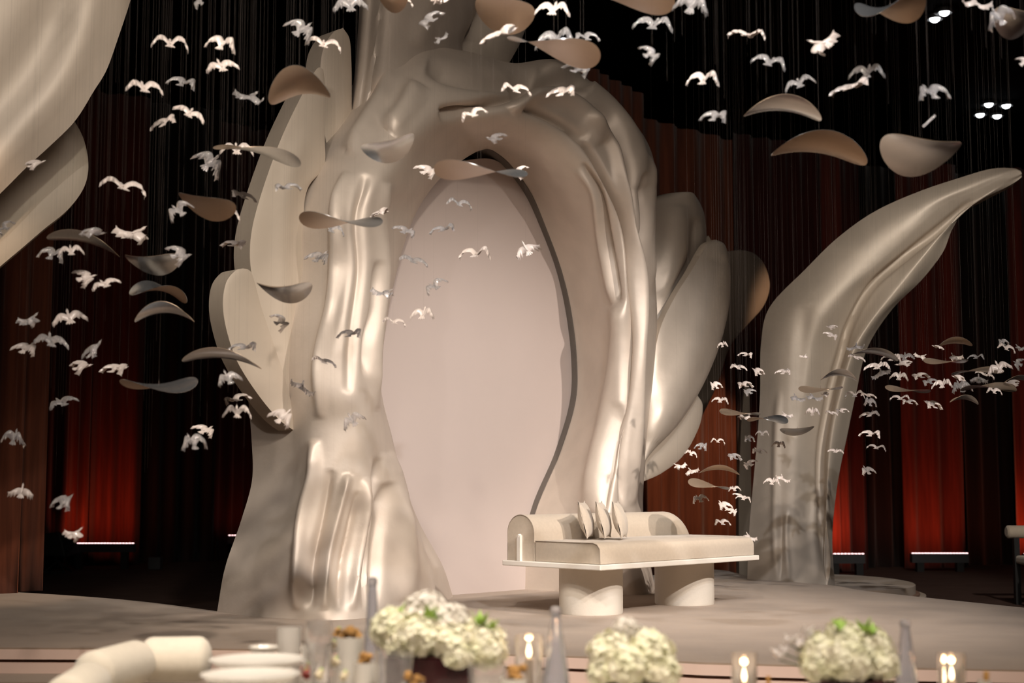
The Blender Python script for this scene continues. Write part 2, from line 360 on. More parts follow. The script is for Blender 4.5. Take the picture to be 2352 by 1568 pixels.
# ------------------------------------------------------------------ the arch sculpture
AN = np.array([math.sin(math.radians(45.5)), -math.cos(math.radians(45.5)), 0])   # arch faces this way
X0 = ground(1043, 1367)
arch = tag(empty('floral_arch_sculpture', (float(X0[0]), float(X0[1]), 0)), 'huge pearly cream sculpted arch with petals and folded drapery legs', 'sculpture')
AO = np.array([X0[0], X0[1], 0])
def aw(px, py, wv):
    if wv == 'g': return ground(px, py)
    return on_plane(px, py, X0, AN, wv)
g = 'g'
W1 = (.45, .80, 1.0, 1.05, .74, .15); W2 = (.42, .72, .92, .92, .64, .14); W3 = (.62, .95, 1.08, 1.05, .68, .12)
ST = [
 ([(603, 1417), (675, 1421), (765, 1424), (878, 1414), (990, 1392), (1040, 1369)], (g,)*6),
 ([(615, 1310), (681, 1310), (768, 1310), (878, 1305), (978, 1300), (1016, 1298)], (.5, .84, 1.04, 1.06, .70, .2)),
 ([(643, 1200), (697, 1200), (770, 1200), (860, 1200), (930, 1200), (963, 1200)], W1),
 ([(669, 1100), (714, 1100), (780, 1100), (850, 1100), (897, 1100), (925, 1100)], W1),
 ([(667, 1000), (716, 1000), (780, 1000), (845, 1000), (882, 1000), (899, 1000)], W1),
 ([(658, 880), (716, 880), (766, 880), (830, 880), (869, 880), (870, 880)], W1),
 ([(660, 750), (732, 750), (772, 750), (835, 750), (878, 750), (884, 750)], W1),
 ([(685, 620), (756, 620), (797, 620), (850, 620), (890, 620), (912, 620)], W1),
 ([(692, 500), (752, 500), (792, 500), (850, 500), (888, 500), (950, 500)], W1),
 ([(735, 385), (787, 395), (832, 405), (880, 420), (925, 435), (998, 424)], W1),
 ([(805, 285), (842, 310), (880, 335), (925, 355), (970, 378), (1050, 376)], W2),
 ([(875, 195), (905, 240), (935, 275), (970, 305), (1010, 335), (1090, 349)], W2),
 ([(950, 112), (980, 165), (1005, 215), (1035, 260), (1065, 300), (1112, 340)], W2),
 ([(1070, 118), (1080, 160), (1092, 210), (1105, 260), (1120, 305), (1130, 337)], W2),
 ([(1180, 145), (1188, 175), (1188, 220), (1180, 270), (1172, 315), (1152, 345)], W2),
 ([(1285, 140), (1290, 185), (1285, 235), (1265, 295), (1228, 350), (1188, 375)], W2),
 ([(1375, 203), (1378, 250), (1365, 305), (1338, 370), (1288, 425), (1235, 440)], (.5, .82, 1., 1., .66, .13)),
 ([(1450, 272), (1450, 330), (1430, 390), (1392, 450), (1338, 500), (1272, 525)], W3),
 ([(1502, 375), (1490, 430), (1465, 475), (1425, 525), (1370, 570), (1305, 615)], W3),
 ([(1500, 560), (1489, 590), (1467, 610), (1435, 640), (1386, 670), (1327, 710)], W3),
 ([(1508, 740), (1495, 750), (1475, 760), (1446, 780), (1402, 800), (1340, 820)], W3),
 ([(1502, 870), (1487, 880), (1463, 900), (1436, 920), (1392, 930), (1337, 920)], W3),
 ([(1484, 1020), (1472, 1040), (1446, 1050), (1412, 1050), (1362, 1050), (1302, 1040)], W3),
 ([(1475, 1180), (1464, 1190), (1432, 1190), (1388, 1190), (1332, 1190), (1244, 1188)], W3),
 ([(1500, 1344), (1496, 1361), (1462, 1366), (1400, 1364), (1320, 1360), (1220, 1354)], (g,)*6),
]
rails = []
for pts, ws in ST:
    R = [aw(p[0], p[1], wv) for p, wv in zip(pts, ws)]
    wa = np.dot(AN, R[0] - X0)
    k1 = R[0] - AN * (wa * .55); k2 = R[0] - AN * (wa + .12)
    e2 = R[-1] - AN * (np.dot(AN, R[-1] - X0) + .12)
    rails.append([k2, k1] + R + [e2])
rails = np.array(rails)
NU, NV = 460, 220
nr = rails.shape[1]
U = np.stack([spline(rails[:, j], NU) for j in range(nr)], 1)         # (NU, nr, 3)
# around: spline over the visible rails, straight across the back
G = np.stack([spline(U[i], NV - 10) for i in range(NU)], 0)
NCR = 13
RIDGE = [
 # left leg
 ([(800, 395), (778, 470), (778, 580), (768, 700), (738, 830), (735, 960)], 13, .075),
 ([(840, 400), (822, 500), (828, 620), (812, 760), (800, 900)], 13, -.05),
 ([(890, 420), (872, 500), (878, 620), (862, 740), (855, 850), (868, 940)], 11, .07),
 ([(866, 600), (858, 700), (842, 780), (838, 860)], 6, -.05),
 ([(722, 1010), (722, 1090), (700, 1180), (686, 1290), (682, 1400)], 12, .07),
 ([(760, 1080), (742, 1180), (720, 1290), (712, 1400)], 11, -.06),
 ([(800, 1090), (778, 1170), (752, 1280), (746, 1400)], 10, .06),
 ([(822, 1130), (800, 1230), (785, 1300), (778, 1400)], 8, -.045),
 ([(842, 1100), (838, 1190), (820, 1290), (808, 1400)], 10, .055),
 ([(868, 1050), (862, 1140), (846, 1240), (838, 1400)], 8, -.06),
 ([(885, 1110), (876, 1190), (866, 1280), (862, 1400)], 12, -.07),
 ([(895, 1040), (915, 1130), (925, 1240), (935, 1380)], 24, .09),
 ([(905, 1000), (932, 1100), (965, 1200), (1003, 1300)], 8, -.05),
 # crown
 ([(905, 140), (880, 220), (840, 290), (800, 350)], 20, .05),
 ([(960, 190), (930, 250), (890, 300)], 22, .05),
 ([(980, 150), (1060, 175), (1150, 185), (1230, 175)], 18, -.07),
 ([(1010, 260), (1090, 250), (1160, 225), (1215, 205)], 14, -.08),
 ([(1180, 190), (1240, 185), (1300, 180), (1350, 205)], 14, -.10),
 ([(1170, 250), (1220, 225), (1280, 225), (1340, 262), (1380, 330)], 15, .07),
 ([(1200, 245), (1250, 265), (1300, 290), (1345, 320)], 10, -.06),
 ([(1250, 150), (1320, 185), (1400, 250), (1455, 330), (1475, 430)], 15, .06),
 ([(1290, 190), (1350, 240), (1405, 285), (1440, 370), (1452, 480), (1478, 600), (1500, 690)], 7, -.10),
 ([(1310, 300), (1350, 340), (1390, 410), (1430, 500), (1446, 600), (1448, 760), (1440, 900), (1432, 1050), (1430, 1160)], 6, -.075),
 ([(1340, 270), (1400, 330), (1425, 420), (1455, 540), (1470, 680), (1462, 850), (1458, 1000), (1452, 1160)], 9, .055),
 ([(1325, 390), (1362, 440), (1378, 540), (1398, 640), (1412, 700)], 8, .03),
 ([(1340, 375), (1380, 440), (1396, 540), (1412, 630), (1420, 690)], 6, -.05),
 ([(1412, 700), (1428, 740), (1420, 850), (1395, 980), (1370, 1080), (1350, 1180)], 20, .06),
 ([(1475, 360), (1492, 440), (1492, 560), (1498, 680)], 6, .05),
 ([(1470, 400), (1480, 500), (1482, 600), (1492, 700)], 5, -.06),
 ([(1430, 930), (1405, 1040), (1385, 1180)], 10, -.05),
]
RIDGE = [(l, w_, a_ * (1.5 if k >= NCR else 1.0)) for k, (l, w_, a_) in enumerate(RIDGE)]
nrm = grid_normals(G)
# orient normals outwards (towards the camera where the surface is seen)
tocam = CAM - G
front_col = slice(int(.35 * G.shape[1]), int(.75 * G.shape[1]))
if (np.sum(nrm[:, front_col] * tocam[:, front_col], axis=2)).mean() < 0: nrm = -nrm
vis = np.clip(np.sum(nrm * tocam, axis=2) / np.linalg.norm(tocam, axis=2) * 4, 0, 1)
# keep the back and the panel-side lips undisturbed
vcol = np.linspace(0, 1, G.shape[1])[None, :] * np.ones((NU, 1))
RIDGE_GAIN = 1.25
mask = RIDGE_GAIN * vis * np.clip((vcol - .12) * 8, 0, 1) * np.clip((.93 - vcol) * 14, 0, 1)
G = displace(G, nrm, RIDGE, mask)
G[:, :, 2] = np.maximum(G[:, :, 2], 0.0)
G[0, :, 2] = 0; G[-1, :, 2] = 0
nv = G.shape[1]; V = (G - AO).reshape(-1, 3); Fc = []; fm = []
for i in range(NU - 1):
    for j in range(nv):
        j2 = (j + 1) % nv; Fc.append((i*nv + j, i*nv + j2, (i+1)*nv + j2, (i+1)*nv + j))
obj('arch_body', V, Fc, M['pearl'], arch, True, 60)

# backdrop panel, a board with a rounded top standing in the arch
PP = [(1218, 1352), (1234, 1188), (1284, 1040), (1317, 920), (1322, 820), (1308, 710), (1286, 615), (1251, 525), (1213, 442), (1168, 390), (1132, 366), (1085, 366), (1040, 378), (985, 420), (925, 510), (885, 620), (850, 760), (840, 880), (850, 1000), (880, 1120), (930, 1230), (990, 1366)]
Pw = [on_plane(x, y, X0, AN, -.06) for x, y in PP]
edge = np.vstack([spline(Pw, 120)])
edge[:, 2] = np.maximum(edge[:, 2], 0); edge[0, 2] = 0; edge[-1, 2] = 0
n = len(edge); V = np.vstack([edge, edge - AN * .05]) - AO
obj('backdrop_panel', V, [tuple(range(n)), tuple(range(2*n - 1, n - 1, -1))] + [(i, (i+1) % n, n + (i+1) % n, n + i) for i in range(n)], M['panel'], arch, False)

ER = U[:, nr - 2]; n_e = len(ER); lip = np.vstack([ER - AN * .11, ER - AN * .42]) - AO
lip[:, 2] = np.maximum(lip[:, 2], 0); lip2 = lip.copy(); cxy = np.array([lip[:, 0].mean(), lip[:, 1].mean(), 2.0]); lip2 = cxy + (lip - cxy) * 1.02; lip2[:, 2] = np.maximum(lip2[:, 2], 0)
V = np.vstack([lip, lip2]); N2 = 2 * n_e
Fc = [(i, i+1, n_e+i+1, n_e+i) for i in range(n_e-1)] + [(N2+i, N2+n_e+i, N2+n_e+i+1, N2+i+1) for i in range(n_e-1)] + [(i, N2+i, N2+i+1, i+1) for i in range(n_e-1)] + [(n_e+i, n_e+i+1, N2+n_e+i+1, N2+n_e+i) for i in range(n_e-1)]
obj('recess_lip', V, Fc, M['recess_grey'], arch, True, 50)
def petal(name, L, R, m, X0_, n_, wv, bulge, th, parent, org, nu=70, nvv=26, wtip=0, ridges=(), sidem=None, floor=None, curl=0, mid=None, ang=50):
    """a thick sculpted petal between two edge lines (bottom to tip)"""
    k = lambda i, N: wv + wtip * i / (N - 1)
    Lw = spline([on_plane(p[0], p[1], X0_, n_, k(i, len(L))) for i, p in enumerate(L)], nu)
    Rw = spline([on_plane(p[0], p[1], X0_, n_, k(i, len(R)) + curl) for i, p in enumerate(R)], nu)
    v = np.linspace(0, 1, nvv); Gp = np.zeros((nu, nvv, 3))
    t = np.linspace(0, 1, nu); env = np.sin(PI * np.clip(t, .0, 1)) ** .6
    wd = np.linalg.norm(Lw - Rw, axis=1)
    for i in range(nu):
        a = Lw[i][None] * (1 - v[:, None]) + Rw[i][None] * v[:, None]
        a = a + n_[None] * (np.sin(PI * v) ** .8 * bulge * min(1, wd[i] / .5))[:, None]
        Gp[i] = a
    if ridges:
        nr_ = grid_normals(Gp)
        if (nr_ @ n_).mean() < 0: nr_ = -nr_
        ed = np.clip(np.minimum(v, 1 - v) * 12, 0, 1)[None, :] * np.ones((nu, 1))
        Gp = displace(Gp, nr_, ridges, ed)
    B = Gp - n_ * th
    # draw the back in a little so the rim is rounded
    ctr = B.mean(axis=1, keepdims=True); B = ctr + (B - ctr) * .94
    if floor is not None:
        Gp[:, :, 2] = np.maximum(Gp[:, :, 2], floor); B[:, :, 2] = np.maximum(B[:, :, 2], floor)
    V = np.vstack([Gp.reshape(-1, 3), B.reshape(-1, 3)]) - org; N = nu * nvv; Fc = []; fm_ = []
    for i in range(nu - 1):
        for j in range(nvv - 1):
            a = i*nvv + j; Fc.append((a, a+1, a+nvv+1, a+nvv)); fm_.append(0)
            Fc.append((N+a, N+a+nvv, N+a+nvv+1, N+a+1)); fm_.append(1)
        for j in (0, nvv - 1):
            a = i*nvv + j; Fc.append((a, a+nvv, N+a+nvv, N+a)); fm_.append(1)
    for i in (0, nu - 1):
        for j in range(nvv - 1):
            a = i*nvv + j; Fc.append((a, a+1, N+a+1, N+a)); fm_.append(1)
    return obj(name, V, Fc, m, parent, True, ang, mats=[m, sidem or m], fm=fm_)
pa = dict(X0_=X0, n_=AN, parent=arch, org=AO)
petal('petal', [(770, 420), (745, 300), (736, 180), (742, 115), (765, 75), (788, 64)], [(790, 420), (806, 300), (808, 200), (807, 140), (803, 90), (788, 64)], M['petal'], wv=.25, bulge=.05, th=.24, **pa)
petal('petal', [(685, 992), (650, 900), (622, 800), (598, 730), (583, 660), (574, 590), (580, 520), (605, 430), (645, 320), (690, 225), (726, 160), (742, 158)],
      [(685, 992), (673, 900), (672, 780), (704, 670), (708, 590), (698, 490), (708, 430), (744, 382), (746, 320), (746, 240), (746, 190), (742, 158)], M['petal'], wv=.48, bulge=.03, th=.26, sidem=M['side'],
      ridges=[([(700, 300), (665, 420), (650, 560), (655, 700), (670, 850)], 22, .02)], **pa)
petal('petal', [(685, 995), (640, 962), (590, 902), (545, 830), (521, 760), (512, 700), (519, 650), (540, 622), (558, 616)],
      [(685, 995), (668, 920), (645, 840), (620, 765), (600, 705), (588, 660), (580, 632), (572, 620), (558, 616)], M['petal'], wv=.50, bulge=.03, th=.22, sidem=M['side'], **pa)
petal('petal', [(1490, 840), (1488, 700), (1488, 560), (1496, 470), (1528, 446), (1560, 442)], [(1490, 840), (1525, 720), (1568, 648), (1606, 595), (1622, 552), (1619, 500), (1609, 472), (1595, 454), (1579, 445), (1560, 442)], M['petal_satin'], wv=.50, bulge=.16, th=.12, curl=-.05, **pa,
      ridges=[([(1560, 470), (1555, 560), (1525, 680)], 20, .05), ([(1600, 500), (1590, 590), (1540, 680)], 12, -.05)])
petal('petal', [(1600, 640), (1612, 585), (1622, 548), (1628, 541)], [(1600, 640), (1624, 600), (1634, 560), (1628, 541)], M['petal'], wv=.42, bulge=.02, th=.06, **pa)
petal('petal', [(1478, 1064), (1488, 920), (1512, 770), (1548, 686), (1588, 622), (1622, 565), (1645, 550)],
      [(1478, 1064), (1503, 1032), (1560, 972), (1614, 886), (1654, 790), (1675, 700), (1677, 620), (1666, 566), (1645, 550)], M['petal_satin'], wv=.78, bulge=.10, th=.12, sidem=M['petal'], **pa,
      ridges=[([(1640, 600), (1610, 740), (1560, 880), (1500, 1010)], 30, .05)])
petal('petal', [(1466, 1110), (1482, 1050), (1530, 990), (1578, 918), (1602, 907)], [(1466, 1110), (1520, 1086), (1570, 1045), (1605, 982), (1614, 932), (1602, 907)], M['petal'], wv=.62, bulge=.04, th=.12, **pa)
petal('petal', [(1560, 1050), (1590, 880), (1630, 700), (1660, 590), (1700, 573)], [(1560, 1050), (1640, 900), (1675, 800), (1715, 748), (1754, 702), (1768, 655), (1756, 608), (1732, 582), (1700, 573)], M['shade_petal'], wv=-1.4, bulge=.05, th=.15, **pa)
# upper trunk and its flap
TR = [([(800, 300, .2), (835, 330, .40), (930, 320, .5), (1040, 280, .45), (1110, 250, .15)]),
      ([(815, 200, .22), (845, 200, .42), (930, 190, .52), (1030, 180, .45), (1080, 170, .15)]),
      ([(822, 130, .22), (858, 130, .44), (930, 115, .52), (1010, 120, .45), (1062, 105, .15)]),
      ([(829, 50, .22), (872, 50, .44), (940, 40, .52), (1020, 50, .45), (1085, 45, .15)]),
      ([(836, -40, .22), (888, -40, .44), (955, -40, .52), (1035, -30, .45), (1112, -30, .15)]),
      ([(850, -200, .22), (900, -200, .44), (975, -200, .5), (1050, -200, .45), (1120, -200, .15)]),
      ([(900, -420, .25), (920, -430, .40), (950, -435, .42), (980, -430, .4), (1010, -420, .2)])]
TRw = np.array([[on_plane(x, y, X0, AN, wv) for x, y, wv in r] + [on_plane(r[-1][0] - 40, r[-1][1], X0, AN, -.15), on_plane(r[0][0] + 20, r[0][1], X0, AN, -.15)] for r in TR])
Ut = np.stack([spline(TRw[:, j], 80) for j in range(7)], 1); Gt = np.stack([spline(Ut[i], 70, True) for i in range(80)], 0)
nt_ = grid_normals(Gt, True)
if (np.sum(nt_[:, 5:45] * (CAM - Gt[:, 5:45]), axis=2)).mean() < 0: nt_ = -nt_
Gt = displace(Gt, nt_, [([(880, -60), (862, 120), (838, 270)], 7, .05), ([(855, -60), (840, 120), (822, 270)], 9, -.03), ([(1000, -100), (985, 0), (960, 110)], 25, .04)])
V = (Gt - AO).reshape(-1, 3); Fc = [(i*70 + j, i*70 + (j+1) % 70, (i+1)*70 + (j+1) % 70, (i+1)*70 + j) for i in range(79) for j in range(70)] + [tuple(range(70)), tuple(range(79*70, 80*70))]
obj('crown_stem', V, Fc, M['pearl'], arch, True, 60)
petal('petal', [(1040, 220), (1035, 110), (1070, 85), (1090, 30), (1100, -40), (1130, -90)], [(1120, 240), (1168, 148), (1196, 96), (1212, 44), (1204, 10), (1130, -90)], M['petal_satin'], wv=.05, bulge=.10, th=.15, **pa)

# ------------------------------------------------------------------ the curling leaf on the right
LN = np.array([-.18, -.984, 0]); LN /= np.linalg.norm(LN); LX = at(1820, 1340, 16.5)
lf = tag(empty('curling_leaf_sculpture', (float(LX[0]), float(LX[1]), RSZ)), 'tall pearly silver leaf sculpture curling to the right, right of the sofa', 'sculpture')
LO = np.array([LX[0], LX[1], RSZ])
# rails: left edge, left belly, centre, groove, right lobe, right edge   (px, py, w)
LR = [
 [(1716, 1350, 0), (1765, 1350, .20), (1820, 1350, .30), (1893, 1350, .16), (1903, 1350, .14), (1918, 1350, -.05)],
 [(1720, 1230, 0), (1768, 1230, .20), (1822, 1230, .28), (1886, 1230, .12), (1898, 1230, .18), (1912, 1230, -.05)],
 [(1730, 1110, 0), (1775, 1110, .20), (1825, 1110, .26), (1884, 1110, .08), (1902, 1110, .20), (1924, 1110, -.05)],
 [(1740, 1000, 0), (1785, 1000, .20), (1830, 1000, .25), (1889, 1000, .05), (1912, 1000, .22), (1946, 1000, -.05)],
 [(1746, 900, 0), (1795, 900, .20), (1845, 890, .24), (1910, 890, .03), (1934, 895, .22), (1966, 905, -.05)],
 [(1748, 790, 0), (1800, 790, .18), (1860, 790, .22), (1935, 800, .02), (1960, 808, .20), (1992, 800, -.05)],
 [(1768, 705, 0), (1830, 710, .16), (1895, 720, .20), (1962, 735, .0), (1996, 745, .16), (2048, 712, -.05)],
 [(1850, 618, 0), (1900, 640, .14), (1950, 660, .16), (2015, 650, .0), (2060, 665, .14), (2118, 642, -.05)],
 [(1925, 545, 0), (1975, 570, .12), (2030, 590, .12), (2090, 585, .0), (2120, 590, .12), (2165, 580, -.05)],
 [(2010, 485, 0), (2055, 510, .10), (2100, 525, .10), (2145, 532, .0), (2165, 535, .08), (2188, 525, -.05)],
 [(2110, 440, 0), (2140, 460, .08), (2165, 470, .07), (2195, 490, .0), (2205, 492, .04), (2220, 480, -.04)],
 [(2205, 408, 0), (2225, 425, .06), (2245, 435, .05), (2260, 448, .02), (2268, 448, .02), (2275, 448, -.02)],
 [(2275, 388, 0), (2290, 400, .03), (2300, 408, .03), (2310, 416, .02), (2316, 420, .01), (2322, 424, 0)],
 [(2325, 386, 0), (2330, 390, .01), (2335, 395, .01), (2340, 402, .01), (2343, 405, 0), (2345, 408, 0)],
 [(2343, 391, 0), (2345, 394, .01), (2346, 396, .01), (2347, 399, .01), (2347, 401, 0), (2346, 403, 0)],
]
LWD = np.array([[on_plane(x, y, LX, LN, wv) for x, y, wv in r] for r in LR])
Ul = np.stack([spline(LWD[:, j], 160) for j in range(6)], 1); Gl = np.stack([spline(Ul[i], 110) for i in range(160)], 0)
nl = grid_normals(Gl)
if (nl @ LN).mean() < 0: nl = -nl
Gl = displace(Gl, nl, [
  ([(2230, 462), (2150, 530), (2080, 588), (2005, 655), (1955, 740), (1932, 810), (1912, 880), (1898, 950), (1886, 1030), (1884, 1130), (1889, 1230), (1903, 1336)], 7, -.10),
  ([(1790, 900), (1785, 1000), (1782, 1120), (1780, 1220), (1785, 1330)], 9, .035),
  ([(1850, 700), (1835, 850), (1825, 1000)], 20, -.03),
  ([(1808, 1180), (1806, 1240), (1812, 1330)], 6, .03), ([(1795, 1180), (1793, 1330)], 5, -.03),
  ([(1875, 1120), (1868, 1220), (1880, 1330)], 9, .03)])
TH = .34; Bl = Gl - LN * TH; cb = Bl.mean(axis=1, keepdims=True); Bl = cb + (Bl - cb) * .9
Gl[:, :, 2] = np.maximum(Gl[:, :, 2], RSZ); Bl[:, :, 2] = np.maximum(Bl[:, :, 2], RSZ); Gl[0, :, 2] = RSZ; Bl[0, :, 2] = RSZ
Nn = 160*110; V = np.vstack([Gl.reshape(-1, 3), Bl.reshape(-1, 3)]) - LO; Fc = []; fm = []
for i in range(159):
    for j in range(109):
        a = i*110+j; Fc += [(a, a+1, a+111, a+110), (Nn+a, Nn+a+110, Nn+a+111, Nn+a+1)]; fm += [0, 1]
    for j in (0, 109):
        a = i*110+j; Fc.append((a, a+110, Nn+a+110, Nn+a)); fm.append(1)
for i in (0, 159):
    for j in range(109): a = i*110+j; Fc.append((a, a+1, Nn+a+1, Nn+a)); fm.append(1)
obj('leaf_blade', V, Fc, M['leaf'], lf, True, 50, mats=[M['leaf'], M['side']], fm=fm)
# slim pale column behind it
p = ground(1706, 1337, FLZ); pc = at(1710, 1200, 18.6)
col = tag(empty('pale_post', (float(pc[0]), 18.6, FLZ)), 'slim pale tapered post standing just left of the curling leaf', 'post')
zt = at(1722, 880, 18.6)[2] - FLZ
V = []; 
for z, x0, x1, dy in ((0, -.10, .06, .12), (zt*.5, -.09, .075, .12), (zt*.8, -.04, .08, .10), (zt, .03, .085, .04)):
    V += [(x0, -dy, z), (x1, -dy, z), (x1, dy, z), (x0, dy, z)]
Fc = [(4*k+a, 4*k+(a+1) % 4, 4*k+4+(a+1) % 4, 4*k+4+a) for k in range(3) for a in range(4)] + [(0, 1, 2, 3), (12, 13, 14, 15)]
obj('post_body', V, Fc, M['leafback'], col, True, 30)

# ------------------------------------------------------------------ the tall leaf at the left edge
TN = np.array([.25, -.968, 0]); TX = at(-300, 1400, 10.8)
tl = tag(empty('tall_leaf_sculpture', (float(TX[0]) - .8, float(TX[1]), 0)), 'giant matte cream leaf sculpture rising out of the left edge of the picture', 'sculpture')
TO = np.array([TX[0] - .8, TX[1], 0])
pt = dict(X0_=TX, n_=TN, parent=tl, org=TO, floor=0.0)
petal('leaf_blade', [(-760, 1450), (-800, 1100), (-790, 700), (-640, 300), (-420, -50), (-120, -380), (260, -560), (420, -560)],
      [(-480, 1450), (-420, 1050), (-300, 780), (-150, 590), (0, 445), (60, 385), (115, 335), (172, 278), (215, 210), (245, 160), (272, 85), (300, 0), (345, -150), (420, -560)],
      M['petal'], wv=.1, bulge=.18, th=.16, nu=90, nvv=30, ridges=[([(-350, 700), (-150, 400), (60, 150), (160, -50)], 60, -.08), ([(-200, 650), (20, 330), (150, 160), (220, -60)], 40, .06)], **pt)
petal('leaf_blade', [(-620, 1450), (-560, 1000), (-420, 700), (-200, 480), (0, 300), (80, 265), (150, 262)],
      [(-430, 1450), (-330, 1050), (-200, 820), (-60, 665), (0, 612), (50, 570), (100, 527), (155, 482), (192, 432), (203, 382), (194, 325), (172, 280), (150, 262)],
      M['leafback'], wv=-.35, bulge=.08, th=.2, nu=80, nvv=24, **pt)

# ------------------------------------------------------------------ sofa
c0 = ground(1379, 1310.5, .396)
sofa = tag(empty('sofa', (float(c0[0]), float(c0[1]), 0), math.radians(46)), 'long beige upholstered daybed sofa on an ivory platform with two oval drum legs', 'sofa')
bevel(MB().box(0, 2.25, 0, 1.11, .396, .441).build('platform', M['white'], sofa, False), .008)
for u, nm in ((.46, 0), (1.77, 1)):
    MB().lathe([(.268, 0), (.272, .01), (.272, .396)], 56, (u, .50)).build('drum_leg', M['plinth'], sofa)
def rbox(name, x0, x1, y0, y1, z0, z1, r, m, par, topx1=None, seg=6):
    """upholstery block: rounded top front edge, rounded far top corner"""
    mb = MB().box(x0, x1, y0, y1, z0, z1); o = mb.build(name, m, par, True, None)
    bm = bmesh.new(); bm.from_mesh(o.data)
    top = [e for e in bm.edges if all(abs(v.co.z - z1) < 1e-5 for v in e.verts) and (abs(e.verts[0].co.y - y0) < 1e-5 and abs(e.verts[1].co.y - y0) < 1e-5 or (abs(e.verts[0].co.x - x1) < 1e-5 and abs(e.verts[1].co.x - x1) < 1e-5))]
    bmesh.ops.bevel(bm, geom=top, offset=r, segments=seg, affect='EDGES', profile=.5)
    rest = [e for e in bm.edges if e.calc_face_angle(0) > 1.2]
    bmesh.ops.bevel(bm, geom=rest, offset=.012, segments=2, affect='EDGES', profile=.5)
    bm.to_mesh(o.data); bm.free(); o.data.polygons.foreach_set('use_smooth', [True]*len(o.data.polygons)); o.data.set_sharp_from_angle(angle=math.radians(35)); return o
seat = rbox('seat_cushion', .035, 2.215, .03, .755, .4412, .615, .075, M['sofa'], sofa)
# piping on the left end of the seat
mb = MB(); pts = [(.032, .75, .612), (.032, .105, .612), (.032, .06, .598), (.032, .035, .565), (.032, .030, .45)]
for a, b in zip(pts, pts[1:]): mb.tube(a, b, .0035, 6)
mb.build('piping', M['seam'], seat)
# bolster: U profile extruded along x with a rounded far corner
y0, y1, zb, zt2 = .765, 1.075, .4412, .83; prof = [(y0, zb)]
for k in range(17):
    a = PI * k / 16; prof.append(((y0+y1)/2 - math.cos(a)*(y1-y0)/2, zt2 - .155 + math.sin(a)*.155))
prof.append((y1, zb)); npf = len(prof); V = []; xs = [(.035, 1), (.0355, 1.0)] + [(x, 1) for x in np.linspace(.3, 2.0, 6)]
for k in range(1, 11):
    a = PI/2 * k/10; xs.append((2.0 + .215*math.sin(a), 1 - .48*(1 - math.cos(a))))
for x, s in xs:
    for y, z in prof: V.append((x, y, zb + (z - zb) * s))
Fc = [(i*npf + j, i*npf + j + 1, (i+1)*npf + j + 1, (i+1)*npf + j) for i in range(len(xs)-1) for j in range(npf-1)]
Fc += [(i*npf, (i+1)*npf, (i+1)*npf + npf - 1, i*npf + npf - 1) for i in range(len(xs)-1)] + [tuple(range(npf)), tuple(range((len(xs)-1)*npf, len(xs)*npf))]
bol = obj('back_bolster', V, Fc, M['sofa'], sofa, True, 40)
mb = MB()
for a, b in zip(prof, prof[1:]): mb.tube((.033, a[0], a[1]), (.033, b[0], b[1]), .0035, 6)
mb.build('piping', M['seam'], bol)
br = MB(); br.box(.004, .034, .902, .938, .4412, .655); br.lathe([(.018, .64), (.018, .66), (.012, .668)], 12, (.019, .92)); bb = br.build('bolster_bracket', M['white'], sofa, True, 30)
bb['label'] = 'white lacquered upright bracket'

def pillow_mesh(name, m, sz=.33, th=.056):
    n = 16; V = []; Fc = []
    for s in (1, -1):
        for i in range(n+1):
            for j in range(n+1):
                u = -1 + 2*i/n; v = -1 + 2*j/n; pin = 1 - .10*(1 - abs(v)**3)*(abs(u)**4) ; pin2 = 1 - .10*(1 - abs(u)**3)*(abs(v)**4)
                t = th * ((1 - u*u)**.6*(1 - v*v)**.85)
                V.append((u*sz/2*pin, s*t + .004*s*math.sin(9*u+4*v), v*sz/2*pin2))
    N = (n+1)**2
    for i in range(n):
        for j in range(n):
            a = i*(n+1)+j; Fc += [(a, a+1, a+n+2, a+n+1), (N+a, N+a+n+1, N+a+n+2, N+a+1)]
    return V, Fc
V, Fc = pillow_mesh('pillow', None)
me = None
for k, (px, rz, rx, lb) in enumerate([(1346, 1.34, -.24, 'leftmost of the three small beige pillows on the sofa, standing on edge'),
                                      (1386, 1.34, -.24, 'middle one of the three small beige pillows on the sofa, leaning left'),
                                      (1424, 1.34, -.24, 'rightmost of the three small beige pillows on the sofa, leaning left')]):
    Yp = 12.36; q = at(px, 1230, Yp)
    e = obj('pillow', V, Fc, M['pillow']); bm = bmesh.new(); bm.from_mesh(e.data); bmesh.ops.remove_doubles(bm, verts=bm.verts, dist=.0008); bm.to_mesh(e.data); bm.free()
    e.location = (q[0], Yp, .615 + .172); e.rotation_euler = Euler((-rx, 0, 0)).to_matrix().to_euler(); e.rotation_euler = (Matrix.Rotation(rz, 3, 'Z') @ Matrix.Rotation(rx, 3, 'X')).to_euler()
    tag(e, lb, 'pillow', 'pillows on the sofa')

